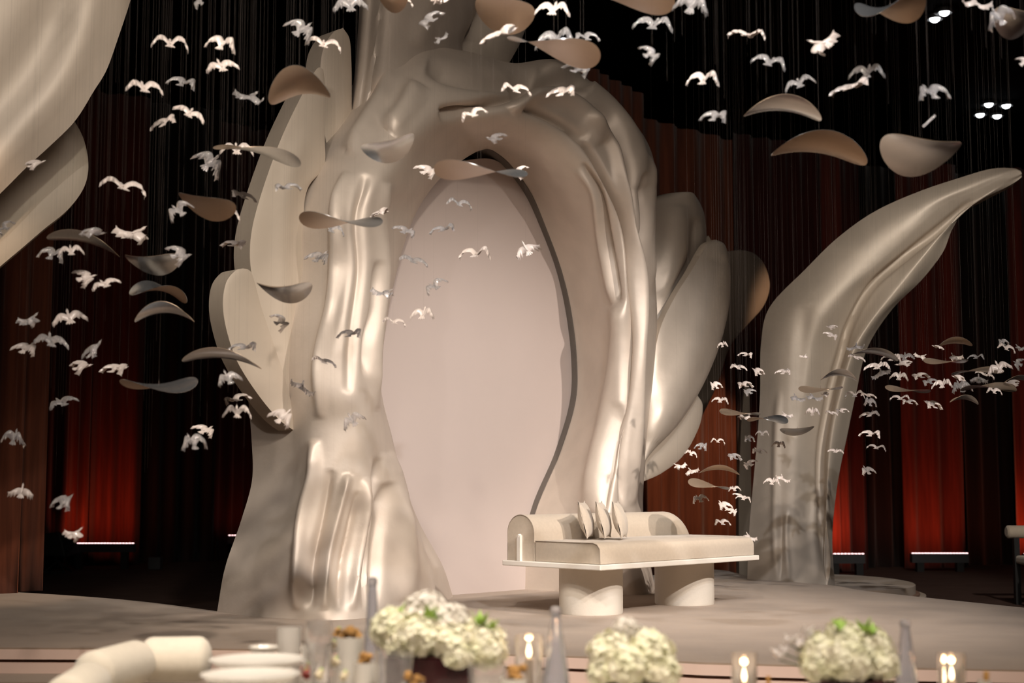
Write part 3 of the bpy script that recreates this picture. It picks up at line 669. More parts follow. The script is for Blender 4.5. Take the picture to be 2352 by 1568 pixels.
# ------------------------------------------------------------------ background objects at the edges
# black case on a folding stand
Yb = 25.0; q = at(132, 1300, Yb); e = tag(empty('covered_case', (float(q[0]), Yb, FLZ)), 'black covered equipment case on a folding stand in the dark at the left', 'equipment')
zt_ = at(132, 1218, Yb)[2] - FLZ; zb_ = at(132, 1275, Yb)[2] - FLZ
V = [(-.42, -.25, zb_), (.22, -.25, zb_-.02), (.32, .25, zb_), (-.42, .25, zb_), (-.42, -.2, zt_-.08), (.08, -.2, zt_), (.28, .2, zt_-.2), (-.42, .2, zt_-.1)]
bevel(obj('case_body', V, [(0, 1, 2, 3), (4, 5, 6, 7), (0, 1, 5, 4), (1, 2, 6, 5), (2, 3, 7, 6), (3, 0, 4, 7)], M['dark'], e, False), .03)
for sx in (-1, 1): MB().tube((sx*.2, -.2, 0), (-sx*.12, .1, zb_), .02, 8).tube((-sx*.2, .2, 0), (sx*.12, -.1, zb_), .02, 8).build('stand_leg', M['dark'], e)
MB().box(-.25, .2, -.22, -.18, 0, .03).build('stand_foot', M['dark'], e, False)
q = at(357, 1283, 26.0); e = tag(bevel(MB().box(-.11, .11, -.1, .1, 0, .22).build('small_box', M['batten'], None, False), .01), 'small grey box on the floor right of the left light bar', 'box')
e.location = (q[0], 26.0, FLZ)
# pale chair at the right edge
Yc = 18.5; q = at(2352, 1372, Yc); zc = lambda y: at(2352, y, Yc)[2] - FLZ
ch = tag(empty('lounge_chair', (float(q[0]) + .16, Yc, FLZ)), 'pale lounge chair with a roll back, cut off by the right edge of the picture', 'chair')
o = MB().lathe([(.0, -.36), (.06, -.36), (.082, -.34), (.082, .34), (.06, .36), (0, .36)], 24, cap=False).build('back_roll', M['sofa'], ch); o.rotation_euler = (0, PI/2, 0); o.location = (0, 0, zc(1221))
bevel(MB().box(-.26, .4, -.55, .0, zc(1294), zc(1275)).build('seat', M['sofa'], ch, False), .03)
for sx in (-.24, .3):
    MB().box(sx - .035, sx + .035, -.04, .04, 0, zc(1233)).build('rear_leg', M['dark'], ch, False); MB().box(sx - .035, sx + .035, -.52, -.44, 0, zc(1294)).build('front_leg', M['dark'], ch, False)

# ------------------------------------------------------------------ glass birds
def wing_geo(sgn, up=1.0, L=.105, nseg=30, ncho=4, fingers=4):
    V = []; Fc = []
    for side in (1, -1):
        for i in range(nseg + 1):
            s = i / nseg; x = .006 + s * L
            le = .020 + .020 * math.sin(PI * min(1, s * 1.2)) - .062 * s**2.0
            wdt = (.060 * (1 - s)**.5 + .012) * (1 if s < .95 else .45)
            fg = max(0, math.cos(PI * fingers * 2 * (s - .43))) if .30 < s < .93 else 0
            te = le - wdt - .032 * fg**.6 * (1 - .3 * s)
            z = up * (.062 * math.sin(PI * .62 * s) - .080 * s**2.1)
            for j in range(ncho + 1):
                c = j / ncho; y = le + (te - le) * c
                zz = z + .010 * math.sin(PI * c) - .014 * c * c + side * .0032 * (math.sin(PI * (.08 + .84 * c))) * (1 - .5 * s)
                V.append((sgn * (x + .010 * c * fg), y, zz))
    N = (nseg+1)*(ncho+1)
    for i in range(nseg):
        for j in range(ncho):
            a = i*(ncho+1)+j; Fc += [(a, a+1, a+ncho+2, a+ncho+1), (N+a, N+a+ncho+1, N+a+ncho+2, N+a+1)]
        for j in (0, ncho):
            a = i*(ncho+1)+j; Fc.append((a, a+ncho+1, N+a+ncho+1, N+a))
    for i in (0, nseg):
        for j in range(ncho): a = i*(ncho+1)+j; Fc.append((a, a+1, N+a+1, N+a))
    return V, Fc
def tail_geo():
    n = 24; V = []; Fc = []
    for side in (1, -1):
        V.append((0, -.022, .003 * side)); 
        for k in (1, 2):
            for i in range(n + 1):
                a = -PI/2 + (i / n - .5) * 1.35
                r = (.040 + .016 * abs(math.sin(PI * 4 * i / n)) ** .6) * (k / 2); V.append((r*math.cos(a), -.022 + r*math.sin(a), .003*side*(1 if k == 1 else .6) - .006*k))
    N = 1 + 2*(n+1)
    for i in range(n):
        Fc += [(0, 1+i, 2+i), (N, N+2+i, N+1+i), (1+i, n+2+i, n+3+i, 2+i), (N+1+i, N+2+i, N+n+3+i, N+n+2+i), (n+2+i, n+3+i, N+n+3+i, N+n+2+i)]
    for i in (0, n): Fc += [(0, 1+i, N+1+i, N), (1+i, n+2+i, N+n+2+i, N+1+i)]
    return V, Fc
def body_geo():
    V = []; Fc = []; n = 10
    prof = [(-.040, .003), (-.030, .009), (-.012, .014), (.008, .0155), (.024, .012), (.032, .009), (.040, .0115), (.048, .0105), (.055, .006), (.060, .0022), (.068, .0008)]
    for y, r in prof:
        for i in range(n):
            a = 2*PI*i/n; r_ = r*.78; V.append((r_*math.cos(a), y, r_*math.sin(a)*.9 + .35*max(0, y - .02) + .004))
    for j in range(len(prof)-1):
        for i in range(n): Fc.append((j*n+i, j*n+(i+1) % n, (j+1)*n+(i+1) % n, (j+1)*n+i))
    Fc += [tuple(range(n)), tuple(range((len(prof)-1)*n, len(prof)*n))]
    return V, Fc
BV = {}
UPS = (1.0, .55, 1.35, -.8)
def mesh_of(name, V, Fc, m):
    o = obj(name, V, Fc, m, None, True, 60); me = o.data; bpy.data.objects.remove(o); return me
for mk in ('milky', 'clear'):
    BV[mk, 'body'] = mesh_of('body', *body_geo(), M[mk]); BV[mk, 'tail'] = mesh_of('tail', *tail_geo(), M[mk])
    for vi, up in enumerate(UPS):
        for sg in (1, -1):
            BV[mk, 'wing', vi, sg] = mesh_of('wing', *wing_geo(sg, up * (1 if sg > 0 else .8)), M[mk])
        mb = MB(); mb.add(*body_geo()); mb.add(*tail_geo()); mb.add(*wing_geo(1, up)); mb.add(*wing_geo(-1, up*.8))
        BV[mk, 'whole', vi] = mesh_of('bird_shape', mb.v, mb.f, M[mk])
THREAD = mesh_of('thread', *(lambda m_: (m_.v, m_.f))(MB().tube((0, 0, 0), (0, 0, 1), 1.0, 4)), M['thread'])
def add_thread(parent, loc, dz, rad=.0009):
    t = bpy.data.objects.new('thread', THREAD); C.objects.link(t); t.parent = parent
    t.location = (0, 0, dz); t.scale = (rad, rad, CZ - loc[2] - dz)
BIRDS = []
# (px, py, width px, height px, kind)   kind: w milky / c clear ; depth by zone
near = """462 8 34 60 c;392 100 85 35 w;505 103 76 52 w;513 152 75 52 w;333 197 82 42 w;415 193 73 46 c;572 224 78 44 c;375 276 70 42 w;434 264 72 48 w;
683 75 74 70 c;743 103 84 42 w;806 8 84 60 c;775 -8 60 30 w;990 48 65 58 c;1014 88 34 52 c;1145 74 92 42 w;1268 20 85 52 w;1276 86 98 60 c;1350 84 62 32 c;1162 10 34 34 c;1186 203 72 34 w;1287 208 68 46 w;
1322 164 70 54 c;1091 264 62 42 w;1140 319 54 38 c;1497 56 96 56 c;1585 14 84 76 c;1492 130 54 66 c;1712 82 86 38 w;1896 100 80 78 w;1762 145 80 50 c;1613 182 76 46 w;1838 193 72 44 c;
1953 195 86 36 w;1990 162 82 48 c;2147 212 86 52 c;1638 270 62 48 c;2242 4 76 40 w;2302 46 74 74 c;2348 148 34 44 w;920 2 60 30 w;1010 -6 50 40 w;2085 14 60 34 c;
472 382 76 72 c;545 340 78 42 w;285 430 100 52 w;559 445 56 28 w;662 430 62 32 c;418 488 58 58 c;510 490 86 44 w;75 380 56 36 w;12 526 40 44 c;205 537 70 38 c;298 540 92 56 w;165 575 58 34 w;115 587 68 46 c;
533 563 66 30 w;405 590 66 58 c;188 642 62 48 w;246 654 62 38 w;60 735 62 46 c;118 780 72 46 c;163 730 78 50 w;52 802 66 42 w;206 802 56 50 c;180 846 60 42 w;256 850 72 34 w;147 926 62 36 c;30 1006 62 48 c;
463 991 56 34 w;447 1016 50 50 c;50 1128 58 38 w;138 1154 62 40 c;163 1228 54 34 w;640 744 50 50 c;556 798 72 22 c;530 870 52 46 c;545 918 62 34 w;545 946 66 28 w;640 962 62 54 w"""
mid = """697 890 56 42 c;745 830 54 28 w;800 767 62 30 c;876 672 60 32 c;725 592 62 42 c;760 526 62 36 c;926 533 56 38 c;950 597 66 32 c;1004 660 54 46 c;970 718 60 38 w;906 740 54 26 w;816 970 52 46 c;
1055 468 60 32 c;1015 525 62 30 c;1090 583 76 32 w;1215 576 60 52 w;976 396 60 48 w;1196 398 42 40 w;870 488 50 24 w;880 300 0 0 x"""
far = """1660 790 24 18 w;1712 816 34 18 w;1696 842 42 18 w;1744 854 32 22 w;1798 853 34 18 w;1913 752 30 14 w;1908 772 34 24 w;1846 818 20 14 w;1964 795 38 22 c;1966 822 42 20 w;2046 822 42 24 w;2077 818 44 24 c;2116 818 30 20 w;
2013 838 54 24 w;2022 857 42 30 c;2064 864 42 26 w;2080 835 46 16 w;2118 864 46 22 w;2140 878 42 22 c;2164 880 44 26 w;2158 797 32 12 w;2198 820 36 24 w;2241 820 34 16 c;2306 786 32 18 c;2309 800 44 26 w;2345 798 26 18 c;
2296 846 56 40 w;2260 862 42 22 w;2247 869 40 26 c;2210 888 54 36 c;2206 868 36 18 w;2282 898 38 20 w;2330 880 40 20 w;2342 838 30 34 c;1647 886 32 20 w;1653 920 38 20 w;1714 884 40 20 w;1724 901 32 20 c;1832 912 38 22 c;1870 910 42 22 c;1897 906 24 12 w;
1962 906 44 22 w;1994 908 40 16 w;1998 922 36 26 c;2066 915 44 18 w;2090 924 40 18 w;2148 930 46 20 w;1866 945 36 24 w;1909 948 30 14 w;1936 944 34 16 w;1996 950 42 18 w;1809 953 32 20 w;1710 956 32 18 w;1750 996 32 18 w;1722 1007 28 16 c;
1648 1014 34 18 w;1610 1026 30 20 c;1586 1042 30 20 w;1690 1050 36 18 c;1788 1020 30 20 w;1745 1034 38 16 w;1998 998 46 16 w;2011 1029 42 18 w;1996 1080 38 24 w;1918 1036 36 14 w;1726 1067 36 24 w;1564 1070 34 18 w;1590 1083 34 20 w;
1772 1106 38 22 w;1798 1098 36 20 w;1610 1146 40 22 w;1700 1140 32 16 w;1668 1160 36 22 w;1680 1176 28 16 w;1706 1146 34 18 w;1660 1200 40 16 w;1724 1232 34 22 w;1687 1122 30 14 w"""
def zone(px, py, grp):
    if grp == 'far':
        if px < 1700: return 'in far flock left of the curling leaf', 13.2
        if px < 1955: return 'before the curling leaf stem', 13.6
        if px < 2120: return 'just right of curling leaf stem', 13.8
        return 'in far flock near right edge', 13.0
    if grp == 'mid':
        if 900 < px: return 'before the blush panel', 9.8
        return 'before the left arch leg', 9.6
    if py < 330 and px > 1400: return 'against ceiling, upper right', 7.6
    if py < 330 and px > 820: return 'before the arch crown', 8.2
    if py < 330: return 'at dark upper left', 8.4
    if px > 500: return 'by left arch petals', 9.0
    if py < 700: return 'at dark middle left', 8.6
    return 'at dark lower left', 8.8
for grp, txt in (('near', near), ('mid', mid), ('far', far)):
    for it in txt.replace('\n', '').split(';'):
        a = it.split()
        if a[4] == 'x': continue
        px, py, bw, bh = map(float, a[:4]); z_, d_ = zone(px, py, grp)
        BIRDS.append(dict(px=px, py=py, w=bw, h=bh, k='milky' if a[4] == 'w' else 'clear', zone=z_, d=d_, grp=grp))
ORD = ['first', 'second', 'third', 'fourth', 'fifth', 'sixth', 'seventh', 'eighth', 'ninth', 'tenth', 'eleventh', 'twelfth', 'thirteenth', 'fourteenth', 'fifteenth', 'sixteenth', 'seventeenth', 'eighteenth', 'nineteenth', 'twentieth']
from collections import defaultdict
gz = defaultdict(list)
for b in BIRDS: gz[(b['zone'], b['k'])].append(b)
for (z_, k_), L in gz.items():
    kn = 'milky white glass bird' if k_ == 'milky' else 'clear glass bird'
    L.sort(key=lambda b: b['px'])
    for i, b in enumerate(L):
        o_ = ORD[i] + ' from the left' if i < len(L) / 2 else (ORD[len(L)-1-i] + ' from the right')
        b['label'] = f"{kn} {z_}, {o_}"
PLACED = []                                  # (x, y, z, radius): everything already hung
def free_depth(px, py, d0, rad, far_):
    """depth nearest d0 at which neither this thread nor a lower ornament's thread runs through another ornament"""
    best = (99, d0)
    for k in range(130):
        d = d0 + (k + 1) // 2 * .035 * (1 if k % 2 else -1)
        if far_ and (d > 15.2 or d < 11.6) or (not far_ and (d > 10.5 or d < 6.6)): continue
        p = at(px, py, d); bad = 0
        for x, y, z, r in PLACED:
            dd = math.hypot(p[0]-x, p[1]-y)
            if abs(p[2]-z) < .7*(rad + r): need = .95*(rad + r)
            elif p[2] < z: need = r + .02
            else: need = rad + .02
            if dd < need: bad += need - dd
        if bad < best[0] - 1e-6: best = (bad, d)
        if bad == 0: break
    free_depth.bad = best[0]
    return best[1]
def place_bird(b, idx):
    rnd = random.Random(idx * 13 + 5)
    far_ = b['grp'] == 'far'; d = b['d'] + rnd.uniform(-.35, .35); asp = min(1.05, b['h'] / b['w'])
    d = free_depth(b['px'], b['py'], d, b['w'] / F * d * .42, far_)
    k = F / d; loc = at(b['px'], b['py'], d); PLACED.append((loc[0], loc[1], loc[2], b['w'] / k * .42))
    best = None
    for tr in range(40):                     # try poses, keep the one whose outline fits the bird in the photograph
        vi = rnd.choice((0, 0, 1, 2, 3)) if asp > .5 else rnd.choice((0, 0, 1, 2)); side = rnd.choice((-1, 1))
        R = Matrix.Rotation(math.radians(rnd.uniform(-40, 40)), 3, 'Y') @ Matrix.Rotation(math.radians(rnd.uniform(2, 48) if asp < .55 else rnd.uniform(18, 72)), 3, 'X') @ Matrix.Rotation(side * math.radians(rnd.uniform(12, 66)), 3, 'Z')
        me = BV[b['k'], 'whole', vi]
        ext = spans.setdefault((b['k'], vi), np.array([v.co[:] for v in me.vertices]))
        P = ext @ np.array(R).T; wx = P[:, 0].max() - P[:, 0].min(); hz = P[:, 2].max() - P[:, 2].min()
        err = abs(math.log(hz / wx / asp)) + .10 * rnd.random() + .45 * abs(math.log(b['w'] / k / wx / .95))
        if best is None or err < best[0]: best = (err, vi, R, me, P, wx, hz)
    _, vi, R, me, P, wx, hz = best
    sc = b['w'] / k / wx
    cen = (P.max(0) + P.min(0)) / 2 * sc
    root_loc = loc - cen
    if far_:
        e = bpy.data.objects.new('glass_bird', me); C.objects.link(e)
    else:
        e = bpy.data.objects.new('glass_bird', None); e.empty_display_size = .05; C.objects.link(e)
        for nm, ms in (('body', BV[b['k'], 'body']), ('tail', BV[b['k'], 'tail']), ('wing', BV[b['k'], 'wing', vi, 1]), ('wing', BV[b['k'], 'wing', vi, -1])):
            c = bpy.data.objects.new(nm, ms); C.objects.link(c); c.parent = e
    e.location = root_loc; e.rotation_euler = R.to_euler(); e.scale = (sc,)*3
    tag(e, b['label'], 'bird ornament', 'small far flock of hanging glass birds' if far_ else 'hanging glass birds')
    t = bpy.data.objects.new('thread', THREAD); C.objects.link(t); t.parent = e
    Mw = Matrix.Translation(e.location) @ R.to_4x4() @ Matrix.Scale(sc, 4)
    t.matrix_parent_inverse = Mw.inverted(); t.matrix_basis = Matrix.Translation(Vector(root_loc)) @ Matrix.Diagonal((TR_, TR_, CZ - root_loc[2], 1))
TR_ = .00045
spans = {}

# ------------------------------------------------------------------ twisted metal discs
def disc_mesh(kk=.34, r=1.0, nr_=14, na=56, th=.012):
    V = []; Fc = []; fm = []
    def pt(rr, a, off):
        x, y = rr*math.cos(a), rr*.92*math.sin(a); z = kk*(y*y - x*x)
        n_ = Vector((2*kk*x, -2*kk*y, 1)).normalized() * off; return (x + n_.x, y + n_.y, z + n_.z)
    for side in (1, -1):
        V.append(pt(0, 0, side*th/2))
        for j in range(1, nr_+1):
            for i in range(na): V.append(pt(r*j/nr_, 2*PI*i/na, side*th/2))
    N = 1 + nr_*na
    for i in range(na):
        i2 = (i+1) % na; Fc += [(0, 1+i, 1+i2), (N, N+1+i2, N+1+i)]; fm += [0, 1]
        for j in range(nr_-1):
            a = 1+j*na; Fc += [(a+i, a+na+i, a+na+i2, a+i2), (N+a+i, N+a+i2, N+a+na+i2, N+a+na+i)]; fm += [0, 1]
        a = 1+(nr_-1)*na; Fc.append((a+i, N+a+i, N+a+i2, a+i2)); fm.append(0)
    o = obj('plate', V, Fc, M['silver'], None, True, 60, mats=[M['silver'], M['bronze']], fm=fm); me = o.data; bpy.data.objects.remove(o); return me
DM = disc_mesh(); DF = DM.copy(); DF.materials[0] = M['bronze']; DF.materials[1] = M['silver']
FLIP = {1, 2, 6, 7, 9, 11, 12, 16, 18, 20}; dP = np.array([v.co[:] for v in DM.vertices])
# px, py, width px, depth, look (a arch, b bowl, i figure-eight), roll deg, pitch deg, text
DISCS = [
 (690, 203, 144, 8.3, 'a', -6, 14, 'bronze-toned twisted metal disc above the long left petal'),
 (592, 346, 200, 8.8, 'i', 10, 10, 'twisted metal disc whose ends overlap the long left petal, S-curved and dark'),
 (890, 335, 124, 8.3, 'b', -14, 8, 'dark blue-grey metal disc tilted like a blade in front of the left arch shoulder'),
 (476, 472, 132, 8.4, 'b', 10, 12, 'silver and tan metal disc under two glass birds at the middle left'),
 (1104, 397, 220, 8.0, 'i2', 3, 8, 'wide tan metal disc hanging over the top of the blush panel'),
 (783, 510, 196, 8.6, 'i2', 2, 6, 'tan and blue-grey metal disc in front of the upper left arch leg'),
 (653, 669, 128, 9.0, 'b', 1, 8, 'silver bowl-like metal disc at the lower part of the long left petal'),
 (350, 604, 126, 9.0, 'b', -2, 10, 'silver bowl-like metal disc, topmost of the column of four at the left'),
 (365, 665, 128, 9.0, 'i', 10, 8, 'figure-eight metal disc, second from the top of the column of four at the left'),
 (379, 718, 138, 9.0, 'a', 0, 4, 'dark arched metal disc, third from the top of the column of four at the left'),
 (365, 884, 178, 9.0, 'i2', 0, 8, 'large silver and tan figure-eight metal disc, lowest of the column at the left'),
 (510, 825, 186, 9.0, 'a', 6, 4, 'dark arched metal disc overlapping the lower left petal'),
 (192, 562, 170, 8.9, 'a', 14, 6, 'grey metal disc behind birds near the lower tall leaf edge'),
 (1272, 103, 220, 7.9, 'i', 12, 8, 'large tan metal disc hanging over the right of the arch crown'),
 (1160, 32, 142, 8.2, 'b', 9, 14, 'striped tan and grey metal disc before the crown petal at the top'),
 (1455, -4, 196, 7.7, 'i', 4, 12, 'pale metal disc cut by the top edge of the picture, right of the crown'),
 (1797, 253, 182, 8.0, 'a', 3, 4, 'thin arched mirror-bright metal disc against the black ceiling'),
 (1880, 345, 226, 8.2, 'a', 4, 9, 'large matt tan arched metal disc above the curling leaf'),
 (2117, 350, 182, 7.8, 'b', 7, 12, 'bright silver bowl-like metal disc above the tip of the curling leaf'),
 (2045, 22, 168, 7.5, 'i', -4, 14, 'grey and gold striped metal disc at the top right'),
 (2345, 44, 120, 7.5, 'b', -3, 10, 'white-lit metal disc cut by the right edge near the top'),
 (903, 4, 70, 8.2, 'b', 0, 12, 'brown metal disc at the top edge before the crown stem'),
]
FD = [
 (2010, 815, 106, 13.4, 'a', 8, 5, 'dark glossy disc at the leaf edge, left end of the far flock'),
 (2190, 788, 84, 13.6, 'a', -4, 10, 'dark bronze disc above the far flock at the right'),
 (2172, 829, 102, 13.4, 'i', 0, 6, 'grey disc with pale rim in the upper middle of the far right flock'),
 (2245, 850, 112, 13.2, 'i2', -5, 6, 'grey slanted disc under the large milky bird of the far right flock'),
 (2270, 889, 120, 13.0, 'i2', -2, 7, 'broad grey figure-eight disc low in the far right flock'),
 (2214, 918, 66, 13.2, 'a', 4, 4, 'dim blue-grey arched disc, lowest of the far right flock'),
 (2085, 892, 104, 13.8, 'i', 5, 6, 'dark figure-eight disc between leaf stem and right flock'),
 (1925, 861, 84, 13.4, 'a', 0, 7, 'arched disc with a pale rim in front of the leaf stem'),
 (1885, 894, 102, 13.2, 'i', -2, 6, 'dark figure-eight disc with pale top in front of the leaf stem'),
 (1763, 963, 92, 13.2, 'i2', 0, 7, 'dark brown disc overlapping the left edge of the leaf stem'),
 (1700, 946, 96, 13.4, 'i', 4, 5, 'dark disc left of the leaf stem, above the russet curtain'),
 (1831, 989, 78, 13.2, 'b', -3, 10, 'pale bowl-like disc in front of the leaf stem'),
 (1652, 1079, 92, 13.2, 'a', 3, 5, 'thin dark arched disc before the orange-brown curtain'),
 (1628, 1111, 96, 13.2, 'i', 10, 5, 'dark wavy disc just above the right end of the sofa back'),
 (1790, 956, 40, 13.0, 'a', 0, 5, 'small dark disc end touching the leaf stem beside the brown disc'),
 (2020, 812, 60, 13.7, 'i2', 8, 5, 'black and red reflecting disc beside the leaf edge'),
 (2340, 872, 70, 13.2, 'a', 2, 5, 'grey disc cut by the right edge in the far flock'),
]
FD = [f for f in FD if not f[7].startswith('small dark disc end')]
HT = [75, 56, 52, 50, 52, 50, 40, 38, 54, 44, 46, 46, 58, 72, 56, 50, 50, 66, 74, 70, 60, 30]
HF = [28, 26, 20, 22, 28, 22, 20, 26, 22, 24, 18, 20, 24, 26, 20, 20]
def place_disc(px, py, wpx, d, look, roll, pitch, label, far_=False, hpx=40, flip=False):
    k_thin = hpx / wpx < .4
    d = free_depth(px, py, d, wpx / F * d * .5, far_)
    yaw = {'a': 0, 'b': 90, 'i': 45, 'i2': -45}[look] + random.uniform(-6, 6)
    if look in ('i', 'i2'): pitch = -7
    R = Matrix.Rotation(math.radians(roll), 3, 'Y') @ Matrix.Rotation(math.radians(-pitch), 3, 'X') @ Matrix.Rotation(math.radians(yaw), 3, 'Z')
    best = None; ys = .62 if look == 'a' and k_thin else 1.0
    for zs in np.linspace(.35, 1.6, 26):
        P = (dP * np.array([1, ys, zs])) @ np.array(R).T; wx = P[:, 0].max() - P[:, 0].min(); hz = P[:, 2].max() - P[:, 2].min()
        er = abs(hz / wx - hpx / wpx)
        if best is None or er < best[0]: best = (er, zs, wx, P)
    _, zs, wx, P = best
    sc = wpx / (F / d) / wx; cen = (P.max(0) + P.min(0))/2 * sc
    loc = at(px, py, d) - cen; PLACED.append((loc[0], loc[1], loc[2], sc))
    e = bpy.data.objects.new('metal_disc', None); e.empty_display_size = .05; C.objects.link(e); e.location = loc
    c = bpy.data.objects.new('plate', DF if flip else DM); C.objects.link(c); c.parent = e; c.rotation_euler = R.to_euler(); c.scale = (sc, sc * ys, sc * zs)
    add_thread(e, loc, .002, TR_ * 1.4)
    MB().lathe([(.003, 0), (.005, .006), (.003, .02), (.0012, .03)], 8).build('hook', M['thread'], e)
    tag(e, label, 'disc ornament', 'far hanging twisted metal discs' if far_ else 'near hanging twisted metal discs')
for k, (a, h) in enumerate(zip(DISCS, HT)): place_disc(*a, hpx=h, flip=k in FLIP)
for k, (a, h) in enumerate(zip(FD, HF)): place_disc(*a, far_=True, hpx=h, flip=k not in (1, 9, 12))
for i, b in enumerate(BIRDS): place_bird(b, i)
# further nylon threads hanging from the ceiling between the ornaments
mb = MB(); rt = random.Random(3)
for i in range(170):
    if i < 110: px = rt.uniform(0, 780); d = rt.uniform(8.2, 9.6); pb = rt.uniform(120, 1150)
    else: px = rt.uniform(1500, 2352); d = rt.uniform(12.6, 14.2); pb = rt.uniform(640, 1000)
    if i % 9 == 0: px = rt.uniform(1480, 2352); d = 7.8; pb = rt.uniform(60, 260)
    d = free_depth(px, pb, d, .005, i >= 110 and i % 9 != 0)
    if free_depth.bad > 0: continue
    q = at(px, pb, d); mb.tube(q, (q[0], q[1], CZ), .00035, 4)
tag(mb.build('nylon_threads', M['thread']), 'fine nylon threads hanging from the ceiling among the ornaments', 'threads', kind='stuff')
# little swivel clip above the bright disc
q = at(2134, 278, 7.8); e = tag(empty('hanging_tag', tuple(q)), 'tiny clear glass tag hanging slanted above the bright bowl disc', 'ornament')
bevel(MB().box(-.05, .05, -.004, .004, -.008, .008, Matrix.Rotation(-.75, 4, 'Y')).build('tag_plate', M['clear'], e, False), .003); add_thread(e, q, 0)

# ------------------------------------------------------------------ foreground: dining table and chair
TZ = .28
tb = tag(empty('dining_table', (0, 4.9, FLZ)), 'long cloth covered dining table in the foreground carrying flowers, glasses and food', 'table')
H_ = TZ - FLZ
bevel(MB().box(-1.32, 2.5, -.75, .82, H_ - .035, H_).build('tabletop', M['cloth'], tb, False), .01)
for sx in (-1.2, 2.3):
    for sy in (-.6, .66): MB().box(sx-.04, sx+.04, sy-.04, sy+.04, 0, H_ - .035).build('leg', M['dark'], tb, False)
# the foreground chair, roll segments in an arc
fc0 = at(320, 1540, 6.5); ch = tag(empty('banquet_chair', (float(fc0[0]), 6.55, FLZ), 0), 'cream chair with a segmented roll backrest at the near left, out of focus', 'chair')
def roll(px0, d0, px1, d1, r, zc_):
    a = at(px0, 1500, d0); b = at(px1, 1500, d1); a[2] = b[2] = zc_
    a = Vector(a) - ch.location; b = Vector(b) - ch.location; L = (b - a).length; n = 26
    pr = [(r*math.sin(PI/2*k/6)*.999, r*.6*(1 - math.cos(PI/2*k/6))) for k in range(7)]; pr += [(x, L - z) for x, z in reversed(pr)]
    mb = MB().lathe([(max(x, .0005), z) for x, z in pr], n, cap=True); o = mb.build('back_roll', M['white_f'], ch)
    o.location = a; o.rotation_euler = (b - a).to_track_quat('Z', 'Y').to_euler(); return o
M['white_f'] = mat('cream_boucle', (.74, .67, .56), .9, 0, .05, 30, .3, 200, sheen=.3)
zr = .325
roll(318, 6.38, 488, 6.42, .098, zr); roll(205, 5.85, 322, 6.33, .096, zr); roll(150, 5.3, 212, 5.80, .09, zr - .02)
sx0 = at(400, 1500, 5.9)[0] - fc0[0]
bevel(MB().box(-.12, .52, -.95, -.25, .38, .47).build('seat', M['white_f'], ch, False), .04)
for x, y in ((-.05, -.88), (.45, -.88), (-.05, -.22), (.40, -.22)): MB().tube((x, y, 0), (x, y, .38), .018).build('leg', M['dark'], ch)
for x in (.03, .36): MB().tube((x, -.24, .4), (x, -.18, zr - FLZ - .06), .016).build('back_post', M['dark'], ch)

def zat(py, d): return at(1176, py, d)[2]
def stand(px, d): q = at(px, 1590, d); return (float(q[0]), d, TZ)
# candles in glass holders
def candle(px, d, top_py, gl, gt, label, r=.016, cpy=None):
    e = tag(empty('candle_holder', stand(px, d)), label, 'candle', 'lit candles on the table')
    zf = zat(top_py, d) - TZ; hc = zf - .012
    c = MB().lathe([(r, .006), (r, hc - .004), (r*.6, hc)], 20).build('candle', M['wax'], e)
    MB().lathe([(.0005, hc), (.007, hc + .008), (.0085, hc + .018), (.006, hc + .032), (.0005, hc + .050)], 12).build('flame', M['flame'], c)
    MB().tube((0, 0, hc - .004), (0, 0, hc + .01), .0012, 6).build('wick', M['dark'], c)
    if gl:
        R_ = gl; h = zat(gt, d) - TZ
        MB().lathe([(R_*.9, .0), (R_, .01), (R_, h), (R_ - .003, h), (R_ - .003, .006), (.001, .006)], 32, cap=False).add([], []).build('glass_cylinder', M['glass'], e)
        MB().lathe([(.0005, 0), (R_*.9, 0)], 32, cap=False).build('glass_base', M['glass'], e)
    l = bpy.data.lights.new('candle_light', 'POINT'); l.energy = .12; l.color = (1, .55, .25); l.shadow_soft_size = .012
    lo = bpy.data.objects.new('candle_light', l); C.objects.link(lo); lo.location = (e.location[0], e.location[1], TZ + hc + .07)
candle(1215, 5.2, 1500, .050, 1458, 'lit ivory candle in a glass cylinder right of the left flower box')
candle(1287, 5.6, 1484, 0, 0, 'slim lit candle partly behind the middle glass carafe', .010)
candle(1710, 5.2, 1556, .046, 1500, 'lit candle in a glass cylinder between the middle and right flowers')
candle(2187, 5.3, 1552, .050, 1500, 'lit candle in a glass cylinder right of the right carafe, flame at the right')
candle(2166, 5.5, 1545, 0, 0, 'slim lit candle behind the right glass cylinder', .010)
# tapered glass carafes
def carafe(px, d, top_py, rb, label, rt_=.016):
    e = tag(empty('glass_carafe', stand(px, d)), label, 'bottle', 'tapered glass carafes on the table'); h = zat(top_py, d) - TZ
    MB().lathe([(rb*.95, 0), (rb, .01), (rb*.86, h*.35), (rb*.62, h*.62), (rt_*1.15, h*.86), (rt_, h*.9), (rt_, h*.93), (rt_*.8, h*.93), (rt_, h*.62), (rb*.7, h*.30), (rb*.85, .02), (.0005, .015)], 28, cap=False).build('bottle_body', M['tint'], e)
    MB().lathe([(rt_*.8, h*.925), (rt_*1.25, h*.94), (rt_*1.2, h*.985), (rt_*.7, h), (.0005, h)], 20, cap=False).build('stopper', M['tint'], e)
carafe(853, 5.55, 1325, .036, 'tall tapered glass carafe directly left of the left flower box')
carafe(1277, 5.15, 1393, .054, 'tapered clear glass carafe left of the middle flower ball')
carafe(2083, 5.40, 1424, .046, 'tapered clear glass carafe right of the right flower ball')

